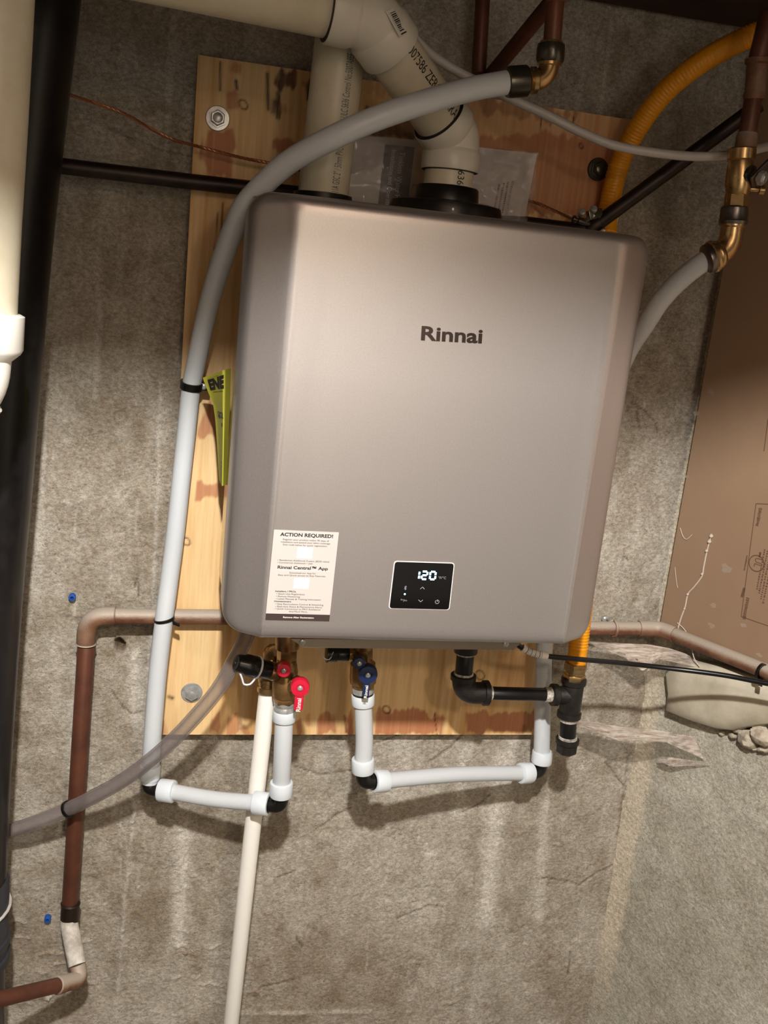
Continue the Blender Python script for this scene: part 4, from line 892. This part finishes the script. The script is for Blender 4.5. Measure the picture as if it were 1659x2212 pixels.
# right ball valve assembly
YR = -.235
rvv = thing('right_ball_valve', 'brass ball valve with silver collar and elbow at the right edge', 'valve', at(1560, 540, YR))
def Rr(x, y, d=0): return at(x, y, YR + d)
b = MB(); b.cyl(Rr(1662, 30), Rr(1636, 135), .0118, 22); b.build('tube', MAT['copper'], rvv)
b = MB(); b.cyl(Rr(1630, 195), Rr(1613, 300), .0108, 22); b.build('tube', MAT['copper'], rvv)
b = MB(); a_ = Rr(1637, 125); c_ = Rr(1629, 215); D_ = c_ - a_; Ln = D_.length
b.lathe(a_, D_, [(0, .0118), (.001, .0150), (.006, .0148), (.008, .0122), (Ln - .01, .0122), (Ln - .004, .0135), (Ln, .0120)], 22); b.build('solder_joint', MAT['dustcopper'], rvv, label='whitish crusted solder joint'); b = MB(); b.lathe(Rr(1611, 322), Rr(1614, 288) - Rr(1611, 322), [(0, .0112), (.002, .0132), (.016, .0128), (.020, .0105)], 20); b.build('solder_joint', MAT['dustcopper'], rvv, label='whitish crusted solder joint')
v0 = Rr(1604, 318); v1 = Rr(1590, 452); dv = (v1 - v0).normalized(); Lv = (v1 - v0).length
b = MB(); b.lathe(v0, dv, [(0, .0125), (.002, .0170), (.014, .0172), (.016, .0150), (.022, .0160), (.045, .0165), (.055, .0140), (.060, .0120)], 28); b.lathe(v0 + dv * .055, dv, [(0, .0135), (.001, .0150), (.016, .0150), (.018, .0135)], 6); b.cyl(v0 + dv * .07, v0 + dv * .085, .0118, 24)
sp = v0 + dv * .030; so = Vector((.55, -.80, -.2)).normalized(); b.cyl(sp, sp + so * .030, .0062, 16); b.cyl(sp + dv * .018 + Vector((.008, -.006, 0)), sp + dv * .018 + Vector((.026, -.010, 0)), .0035, 14); b.lathe(sp + dv * .018 + Vector((.022, -.009, 0)), (1, -.2, 0), [(0, .0035), (.001, .006), (.007, .006), (.008, .004)], 16); b.build('body', MAT['brass'], rvv)
b = MB(); b.lathe(sp + so * .010, so, [(0, .011), (.002, .0125), (.006, .0120), (.008, .008)], 18); b.build('packing_gland', MAT['darkring'], rvv)
b = MB(); b.lathe(sp + so * .026, so, [(0, .007), (.001, .0088), (.007, .0088), (.008, .006), (.0095, .005)], 6); b.build('nut', MAT['zinc'], rvv)
b = MB(); hd = Vector((.62, .0, .75)).normalized(); hs = hd.cross(so).normalized(); b.box(sp + so * .024 + hd * .035, hd, hs, hd.cross(hs), .045, .010, .0016, .001); b.build('lever', MAT['steelring'], rvv, label='flat grey steel lever')
w0 = Rr(1588, 445); w1 = Rr(1576, 540); dw = (w1 - w0).normalized(); x0_ = at(1536, 556, YR + .002); dx_ = (x0_ - w1).normalized()
b = MB(); b.lathe(w0, dw, [(0, .0140), (.002, .0165), (.006, .0170), (.016, .0170), (.018, .0180), (.022, .0170), (.023, .0140)], 28); b.build('collar', MAT['steelring'], rvv, label='shiny silver push-fit collar')
b = MB(); b.sweep(bend(w0 + dw * .020, w1, w1 + dx_ * .026, .018), .0145, 28); b.lathe(w0 + dw * .020, dw, [(0, .0145), (.001, .0165), (.004, .0165), (.006, .0145)], 28)
b.lathe(w1 + dx_ * .010, dx_, [(0, .0145), (.003, .0175), (.007, .0180), (.009, .0170), (.011, .0205), (.014, .0205), (.016, .0185)], 32); b.build('brass_elbow', MAT['brass'], rvv)
b = MB(); b.lathe(w1 + dx_ * .024, dx_, [(0, .0185), (.001, .0190), (.008, .0180), (.010, .0135)], 28); b.build('collar', MAT['steelring'], rvv)

# ================================================================== CLEAR DRAIN TUBE
ct = thing('clear_drain_tube', 'clear vinyl tube curving from under the heater to the lower left', 'tube', at(145, 1750, -.085))
tpth = crom(wirepts([(540, 1350, -.17), (528, 1385, -.17), (505, 1430, -.17), (470, 1490, -.17), (420, 1550, -.165), (370, 1602, -.155), (315, 1650, -.14), (255, 1692, -.12), (200, 1722, -.10), (147, 1748, -.075), (80, 1775, -.062), (15, 1797, -.045), (-70, 1822, -.04)]), .008)
b = MB(); b.sweep(tpth, .0105, 22, cap=False); b.sweep(tpth, .0078, 22, cap=False); b.build('tube', MAT['clear'], ct, recalc=False)

# cable and ties
ca = thing('black_cable', 'black power cable leaving the heater bottom toward the right pipe', 'cable', at(1400, 1440, -.16))
cpp = crom(wirepts([(1105, 1380, -.20), (1122, 1396, -.20), (1145, 1408, -.20), (1180, 1417, -.20), (1250, 1424, -.195), (1350, 1433, -.18), (1450, 1444, -.19), (1560, 1458, -.225), (1644, 1474, -.262), (1760, 1496, -.32)]), .008)
b = MB(); b.sweep(cpp, .0037, 14); cbl = b.build('cord', MAT['cable'], ca)
tgp = crom(wirepts([(1128, 1399, -.20), (1145, 1408, -.20), (1165, 1414, -.20), (1182, 1417, -.20)]), .002)
b = MB(); b.sweep(tgp, .0052, 14); tgw = b.build('barcode_sleeve', MAT['white'], ca)
b = MB(); n_p = len(tgp); i = 3; k = 0
while i < n_p - 5:
    a, c = tgp[i], tgp[i + 1]; d = (c - a).normalized(); wd = .0004 + .0005 * ((k * 7) % 3 == 0)
    b.lathe(a, d, [(0, .00535), (wd, .00535)], 14); i += 1; k += 1
b.build('barcode_print', MAT['ink'], tgw, smooth=False)
def tie(name, label, P, d, r, w_=.0022, tail=None, mt='blackplastic', th=.0012, dirn=None):
    t_ = thing(name, label, 'cable tie', P); m_ = MB(); d = Vector(d).normalized()
    m_.lathe(Vector(P) - d * w_, d, [(0, r), (.0002, r + th), (2 * w_ - .0002, r + th), (2 * w_, r), (2 * w_, r - .0006), (0, r - .0006)], 28); m_.build('band', MAT[mt], t_)
    if dirn is not None:
        dirn = Vector(dirn).normalized(); m_ = MB(); m_.box(Vector(P) + dirn * (r + .004), dirn, d.cross(dirn), d, .005, .003, .003, .001); m_.build('head', MAT[mt], t_)
    return t_
pz = at(355, 1337, -.0655)
tie('cable_tie', 'black cable tie binding the long translucent pipe beside the heater', pz, (-.25, 0, 1), PX + .0006, dirn=(1, -.2, -.3))
pz = at(147, 1748, -.075)
tie('cable_tie', 'black cable tie holding the clear tube to the copper pipe', pz, (at(80, 1775, -.062) - at(200, 1722, -.10)), .0113)
pz = cornpt + RD * .30
pzz = at(1644, 1470, -.25)
tie('cable_tie', 'black cable tie holding the cable to the copper pipe at the right edge', at_z(1644, 1452, (cornpt).z - .0), RD, r_ + .0006, dirn=(-.3, -.6, -.8))
cl = thing('pipe_clamp', 'black plastic clamp screwed to the plywood around the translucent pipe', 'clamp', at(414, 832, -.045))
pc = at(414, 832, -.0455); dP = (at(404, 920, -.045) - at(427, 740, -.07)).normalized()
b = MB(); b.lathe(pc - dP * .005, dP, [(0, PX + .0004), (0, PX + .0028), (.010, PX + .0028), (.010, PX + .0004)], 28); b.box(at(436, 834, -.040), (1, 0, 0), (0, 1, 0), (0, 0, 1), .011, .009, .005, .001); b.box((pc + Vector((0, .014, 0))), (1, 0, 0), (0, 1, 0), (0, 0, 1), .013, .012, .005, .001); b.build('band', MAT['blackplastic'], cl)
b = MB(); b.lathe(at(440, 835, -.049), (0, -1, 0), [(0, .0042), (.0015, .0042), (.0025, .003), (.0026, .001)], 14); b.build('screw', MAT['zinc'], cl)

# ================================================================== ENERGY PAPER
en = thing('yellow_energy_label', 'yellow-green paper label curled between the heater and the plywood', 'paper label', at(485, 1050, -.12))
Pg = np.zeros((14, 40, 3)); L_ = [(438, 816), (449, 846), (460, 872), (465, 905), (469, 960), (471, 1000), (473, 1036)]; R_ = [(484, 799), (484, 842), (483, 880), (483, 910), (482, 960), (481, 1010), (480, 1050)]
R2 = [(499, 796), (498, 842), (497, 880), (495, 910), (492, 960), (491, 1010), (492, 1046)]
def lerpl(Ls, t):
    t *= len(Ls) - 1; i = min(int(t), len(Ls) - 2); f = t - i; return (Ls[i][0] * (1 - f) + Ls[i + 1][0] * f, Ls[i][1] * (1 - f) + Ls[i + 1][1] * f)
def enpt(u, v):
    a = lerpl(L_, v); c = lerpl(R_, v); d = lerpl(R2, v)
    if u < .7: k = u / .7; x = a[0] * (1 - k) + c[0] * k; y = a[1] * (1 - k) + c[1] * k; Yd = -.10 - .045 * k ** 1.5
    else: k = (u - .7) / .3; x = c[0] * (1 - k) + d[0] * k; y = c[1] * (1 - k) + d[1] * k; Yd = -.145 + .03 * k
    return at(x, y, Yd)
for i in range(14):
    for j in range(40): Pg[i, j] = enpt(i / 13, j / 39)
pg = grid_obj('paper', Pg, None, MAT['energy'], en); pg.location = -en.location
b = MB(); eoff = Vector((0, -.0012, 0)); put_text(b, 'ENE', lambda u, v: enpt(u, v) + eoff, .12, .69, .145, .045, bold=.06); stroke(b, lambda u, v: enpt(u, v) + eoff, [(.12, .03), (.5, .028)], .012, 5)
put_text(b, '$2', lambda u, v: enpt(u, v) + eoff, .25, .66, .465, .40, bold=.05); smudge_row(b, lambda u, v: enpt(u, v) + eoff, .22, .66, .172, .182, 5)
for v_ in (.34, .60): stroke(b, lambda u, v: enpt(u, v) + eoff, [(.2, v_), (.62, v_)], .004, 5)
put_text(b, '1', lambda u, v: enpt(u, v) + eoff, .50, .60, .54, .515, bold=.05)
for v_ in (.80, .83, .86, .885, .91, .935, .97): smudge_row(b, lambda u, v: enpt(u, v) + eoff, .30, .60, v_, v_ + .008, int(v_ * 100))
b.build('label_print', MAT['ink'], en, smooth=False, recalc=False)

# ================================================================== LEFT STACKS
YS = -.125
st = thing('black_drain_stack', 'wide glossy black drain stack running the height of the left edge', 'pipe', at(-82, 2230, YS))
b = MB(); sp_ = [at(70, -90, YS), at(60, 0, YS), at(32, 260, YS), at(6, 520, YS), at(-14, 780, YS), at(-32, 1040, YS), at(-48, 1240, YS), at(-64, 1500, YS), at(-79, 1860, YS), at(-82, 2300, YS)]
b.sweep(crom(sp_, .03), .057, 48); b.build('pipe', MAT['abs'], st)
b = MB(); a = at(-80, 1900, YS); c = at(-81, 2070, YS); d = (c - a); b.lathe(a, d, [(0, .058), (.004, .0605), (.09, .0605), (.092, .063), (.104, .063), (.106, .0605), (.118, .0605), (.12, .0635), (.132, .0635), (.134, .058)], 48); b.build('rubber_coupling', MAT['rubber'], st)
b = MB(); a = at(-80, 1955, YS); b.sweep([a + Vector((.0625 * math.cos(t), -.0625 * math.sin(t), -.012 + .010 * math.cos(t * 1))) for t in np.linspace(0, 6.28, 30)], .0022, 8, cap=False); b.build('string', MAT['thintube'], st)
YP = -.34
wp_ = thing('white_drain_pipe', 'ivory plastic pipe ending in a white reducer at the upper left edge', 'pipe', at(-33, 800, YP))
b = MB(); a = at(5, -60, YP); c = at(-31, 690, YP); b.sweep([a, at(2, 0, YP), at(-10, 260, YP), at(-22, 480, YP), c], .0300, 40); b.build('pipe', MAT['pvcdirty'], wp_)
d = (c - at(-22, 480, YP)).normalized(); e0 = at(-30, 672, YP)
b = MB(); b.lathe(e0, d, [(0, .0330), (.002, .0372), (.036, .0372), (.040, .0350), (.048, .0265), (.054, .0262)], 40)
p0 = e0 + d * .050; b.sweep(bend(p0, p0 + d * .040, p0 + d * .040 + Vector((-.08, 0, -.035)), .035, 10), .0262, 32); b.build('reducer', MAT['pvcwhite'], wp_)
b = MB(); q0 = p0 + d * .03; b.lathe(q0 + Vector((-.004, 0, -.003)), Vector((-.6, 0, -.8)), [(0, .026), (.001, .029), (.02, .029), (.021, .026)], 32); b.build('socket_rim', MAT['pvcwhite'], wp_)

# ================================================================== BROWN BOARD ON THE RIGHT WALL
off = .030
BZ0 = at(1417, 1349, -.012).z + .006
def B(s_, z, o=0): return CORN + RD * s_ + RN * (off + o) + Vector((0, 0, z))
bb = thing('brown_faced_board', 'tall brown-faced board with printed panel covering the right-hand wall', 'board', B(.5, BZ0))
b = MB(); b.box(B(.62, (BZ0 + .212) / 2, -.006), RD, RN, (0, 0, 1), .60, .006, (.212 - BZ0) / 2, .0012); 
b.build('sheet', MAT['board'], bb)
b = MB(); b.box(B(.61, BZ0 - .004, -.018), RD, RN, (0, 0, 1), .59, .006, .014, .001); b.build('gap_shade_strip', MAT['gapshade'], bb, smooth=False)  # dark strip added to stand for the shaded gap under the sheet
def on_board(px, py):
    o_ = CORN + RN * (off + .0004); d_ = Vector(RM.T @ np.array([(px - 829.5) / F, (py - 1106) / F, 1.0])); t_ = (o_ - Vector(CAM)).dot(RN) / d_.dot(RN); return Vector(CAM) + d_ * t_
b = MB(); fl_ = lambda u, v: on_board(u, v)
def oline(mb, pts, w_=.0012):
    P_ = [on_board(*p) for p in pts]
    for a, c in zip(P_[:-1], P_[1:]):
        d = (c - a).normalized(); n_ = d.cross(RN).normalized() * w_ / 2; mb.add([a + n_, c + n_, c - n_, a - n_], [(0, 1, 2, 3)])
oline(b, [(1700, 1091), (1633, 1088), (1601, 1332), (1700, 1366)]); oline(b, [(1659, 905), (1650, 975)], .0012); oline(b, [(1608, 1270), (1602, 1290)], .004)
cc2 = on_board(1634, 1217); bu = RD; bz = Vector((0, 0, 1))
pr = MB()
for R_c in (.0125, .0115):
    pts = [cc2 + (bu * math.cos(a) + bz * math.sin(a)) * R_c for a in np.linspace(0, 2 * math.pi, 25)]
for a0, a1 in zip(np.linspace(0, 2 * math.pi, 25)[:-1], np.linspace(0, 2 * math.pi, 25)[1:]):
    q_ = [cc2 + (bu * math.cos(a) + bz * math.sin(a)) * r for a, r in ((a0, .0128), (a1, .0128), (a1, .0112), (a0, .0112))]; b.add(q_, [(0, 1, 2, 3)])
def btext(s_, px, py, h, L): 
    o_ = on_board(px, py); fn_ = lambda u, v: o_ - bz * (u * L) + bu * (v * h) ; put_text(b, s_, fn_, 0, 1, 0, 1)
btext('UL', 1632, 1204, .011, .014)
def bsmudge(px, py, h, L, sd):
    o_ = on_board(px, py); smudge_row(b, lambda u, v: o_ - bz * (u * L) + bu * (v * h), 0, 1, 0, 1, sd)
bsmudge(1612, 1199, .003, .024, 1); bsmudge(1640, 1192, .004, .008, 2); bsmudge(1639, 1096, .006, .028, 3); bsmudge(1612, 1290, .006, .034, 4)
for k in range(4): bsmudge(1650 + k * 6, 1186 + k * 3, .003, .062 + .006 * k, 10 + k)
MAT['scuff'] = mat('pale_scuff', srgb(178, 160, 142), .7, alpha=.5)
for x, y, r0 in ((1535, 848, .0045), (1506, 893, .004), (1488, 832, .003), (1538, 1352, .004), (1541, 1309, .004), (1606, 1351, .0035), (1570, 1230, .007), (1484, 1030, .003), (1640, 1415, .003)):
    c_ = on_board(x, y) + RN * .0002; k_ = random.Random(x); m_ = MB(); m_.add([c_ + (RD * math.cos(a) * 1.6 + Vector((0, 0, 1)) * math.sin(a)) * r0 * k_.uniform(.6, 1.3) for a in np.linspace(0, 2 * math.pi, 11)[:-1]], [tuple(range(10))]); m_.build('scuff_mark', MAT['scuff'], bb, smooth=False, recalc=False)
b.build('board_print', MAT['boardink'], bb, smooth=False, recalc=False)

# ================================================================== CORNER DEBRIS
def on_right(px, py, o=0.0):
    o_ = CORN + RN * o; d_ = Vector(RM.T @ np.array([(px - 829.5) / F, (py - 1106) / F, 1.0])); t_ = (o_ - Vector(CAM)).dot(RN) / d_.dot(RN); return Vector(CAM) + d_ * t_
sl = MB(); outl = [(1437, 1452), (1470, 1425), (1560, 1440), (1680, 1480), (1700, 1560), (1640, 1566), (1585, 1578), (1548, 1574), (1490, 1556), (1438, 1535), (1442, 1500)]
P_ = [on_right(x, y, .022) for x, y in outl]; cen = sum(P_, Vector()) / len(P_)
V = [cen + RN * .012]; F_ = []; n = len(P_)
V += [cen + (p - cen) * .6 + RN * .011 for p in P_] + [cen + (p - cen) * .93 + RN * .006 for p in P_] + [p for p in P_] + [p - RN * .016 for p in P_]
for k in range(n): F_.append((0, 1 + k, 1 + (k + 1) % n))
for r_i in range(3):
    for k in range(n): F_.append((1 + r_i * n + k, 1 + (r_i + 1) * n + k, 1 + (r_i + 1) * n + (k + 1) % n, 1 + r_i * n + (k + 1) % n))
F_.append(tuple(1 + 3 * n + k for k in range(n))[::-1])
sl.add(V, F_); sl.build('pale_slab', MAT['stone'], None, sharp=60, label='smooth pale slab wedged in the corner under the copper pipe', category='slab')
rs = random.Random(5)
def rock(c, r, seed):
    bm = bmesh.new(); bmesh.ops.create_icosphere(bm, subdivisions=2, radius=r); q = random.Random(seed); sx, sy, sz = q.uniform(.8, 1.25), q.uniform(.7, 1.1), q.uniform(.6, .9)
    for v in bm.verts:
        k = 1 + .30 * (vnoise(np.array(v.co.x / r * 1.7 + seed), np.array(v.co.y / r * 1.7 + v.co.z / r * 2.3), 5) - .5) * 2; v.co = Vector((v.co.x * sx, v.co.y * sy, v.co.z * sz)) * float(k)
    m_ = MB(); bm.verts.index_update(); m_.add([c + v.co for v in bm.verts], [tuple(v.index for v in f.verts) for f in bm.faces]); bm.free(); return m_
rocks = [(1600, 1578, .012, 'broken mortar lump tucked against the slab underside'), (1640, 1572, .014, 'upper mortar lump touching the slab at right'), (1616, 1596, .016, 'largest broken mortar lump under the pale slab at right'), (1650, 1590, .018, 'broken mortar lump at the right edge below the slab'), (1633, 1612, .009, 'small dark mortar crumb below the larger lumps'),
         (1585, 1588, .008, 'small pale crumb at the left end of the mortar lumps'), (1652, 1618, .010, 'low mortar crumb at the right edge under the others'), (1560, 1584, .005, 'tiny crumb just under the slab tip')]
for k, (x, y, r, lb) in enumerate(rocks):
    rock(on_right(x, y, r * .75), r, k + 3).build('mortar_lump', MAT['rubble'], None, sharp=30, label=lb, category='rubble', group='mortar lumps in the corner')
# cobwebs
def web(name, label, top, botm, dep, seed, ni=46, nj=16, holes=.44):
    Pg = []; V = []; Fq = []
    for i in range(ni):
        u = i / (ni - 1); a = lerpl(top, u); c = lerpl(botm, u)
        for j in range(nj):
            v = j / (nj - 1); x = a[0] * (1 - v) + c[0] * v; y = a[1] * (1 - v) + c[1] * v
            Yd = dep(u, v) - .004 * float(fbm(np.array(u * 7), np.array(v * 9), seed, 2)); V.append(at(x, y, Yd))
    for i in range(ni - 1):
        for j in range(nj - 1):
            h = float(fbm(np.array(i * .16), np.array(j * .9), seed + 9, 3))
            if h > holes + .0: Fq.append((i * nj + j, (i + 1) * nj + j, (i + 1) * nj + j + 1, i * nj + j + 1))
    m_ = MB(); m_.add(V, Fq); return m_.build(name, MAT['cobsheet'], None, recalc=False, label=label, category='cobweb')
MAT['cobsheet'] = mat('dusty_cobweb_sheet', srgb(224, 212, 202), .95, n2=srgb(160, 142, 126), scale=130, amt=1, stretch=(.25, 1, 2.4), alpha=.62)
web('cobweb', 'dusty cobweb sheet draped between heater and corner just below the copper pipe', [(1262, 1384), (1300, 1387), (1350, 1390), (1400, 1392), (1445, 1400), (1500, 1418), (1560, 1440)], [(1264, 1388), (1310, 1404), (1352, 1422), (1388, 1450), (1425, 1424), (1500, 1440), (1570, 1452)], lambda u, v: -.03 - .025 * v - .05 * u, 401, holes=.20)
web('cobweb', 'lower dusty cobweb sheet draped from the capped gas leg to the corner', [(1250, 1556), (1290, 1560), (1340, 1570), (1390, 1574), (1440, 1580), (1500, 1592)], [(1252, 1568), (1290, 1582), (1335, 1600), (1385, 1600), (1440, 1604), (1520, 1640)], lambda u, v: -.05 - .03 * v - .035 * u, 431, holes=.20)
web('cobweb', 'small pointed cobweb flap on the pale wall under the lower sheet', [(1420, 1640), (1450, 1636), (1490, 1642), (1530, 1652)], [(1424, 1644), (1450, 1656), (1490, 1654), (1532, 1655)], lambda u, v: -.05 - .02 * v - .05 * u, 461, ni=24, nj=8, holes=.20)
b = MB()
def thread(pts, r=.0007): 
    P_ = [on_board(*p) + RN * .0012 for p in pts]; b.sweep(crom(P_, .003), r, 5)
thread([(1538, 1153), (1533, 1172), (1527, 1195), (1521, 1225), (1517, 1245), (1500, 1268), (1487, 1283), (1481, 1310), (1472, 1335), (1464, 1362)], .0011); thread([(1470, 1140), (1476, 1158), (1484, 1165), (1496, 1155)]); thread([(1464, 1345), (1478, 1358), (1490, 1378), (1500, 1420), (1512, 1440)], .0008); thread([(1459, 1225), (1462, 1255), (1465, 1270)], .0005)
for (x, y, r) in ((1538, 1158, .003), (1534, 1170, .003), (1528, 1190, .0024), (1518, 1240, .002), (1487, 1284, .002), (1466, 1360, .0026), (1480, 1315, .0016)): 
    c = on_board(x, y) + RN * .002; b.lathe(c - RD * r, RD, [(0, r * .2), (r * .6, r), (r * 1.4, r), (2 * r, r * .2)], 7)
b.build('cobweb_thread', MAT['cobweb'], None, label='knotted dusty cobweb thread hanging down the brown board', category='cobweb')
for (x, y, lb) in ((156, 1290, 'blue plastic wall plug above the copper pipe elbow'), (103, 1985, 'blue plastic wall plug left of the white-painted pipe stretch')):
    c = at(x, y, -.001); b = MB(); b.lathe(c + Vector((0, .006, 0)), (0, -1, 0), [(0, .0048), (.009, .0052), (.010, .0046), (.0102, .0026), (.004, .0022)], 16); b.build('wall_plug', MAT['bluewall'], None, label=lb, category='wall plug', group='blue wall plugs')
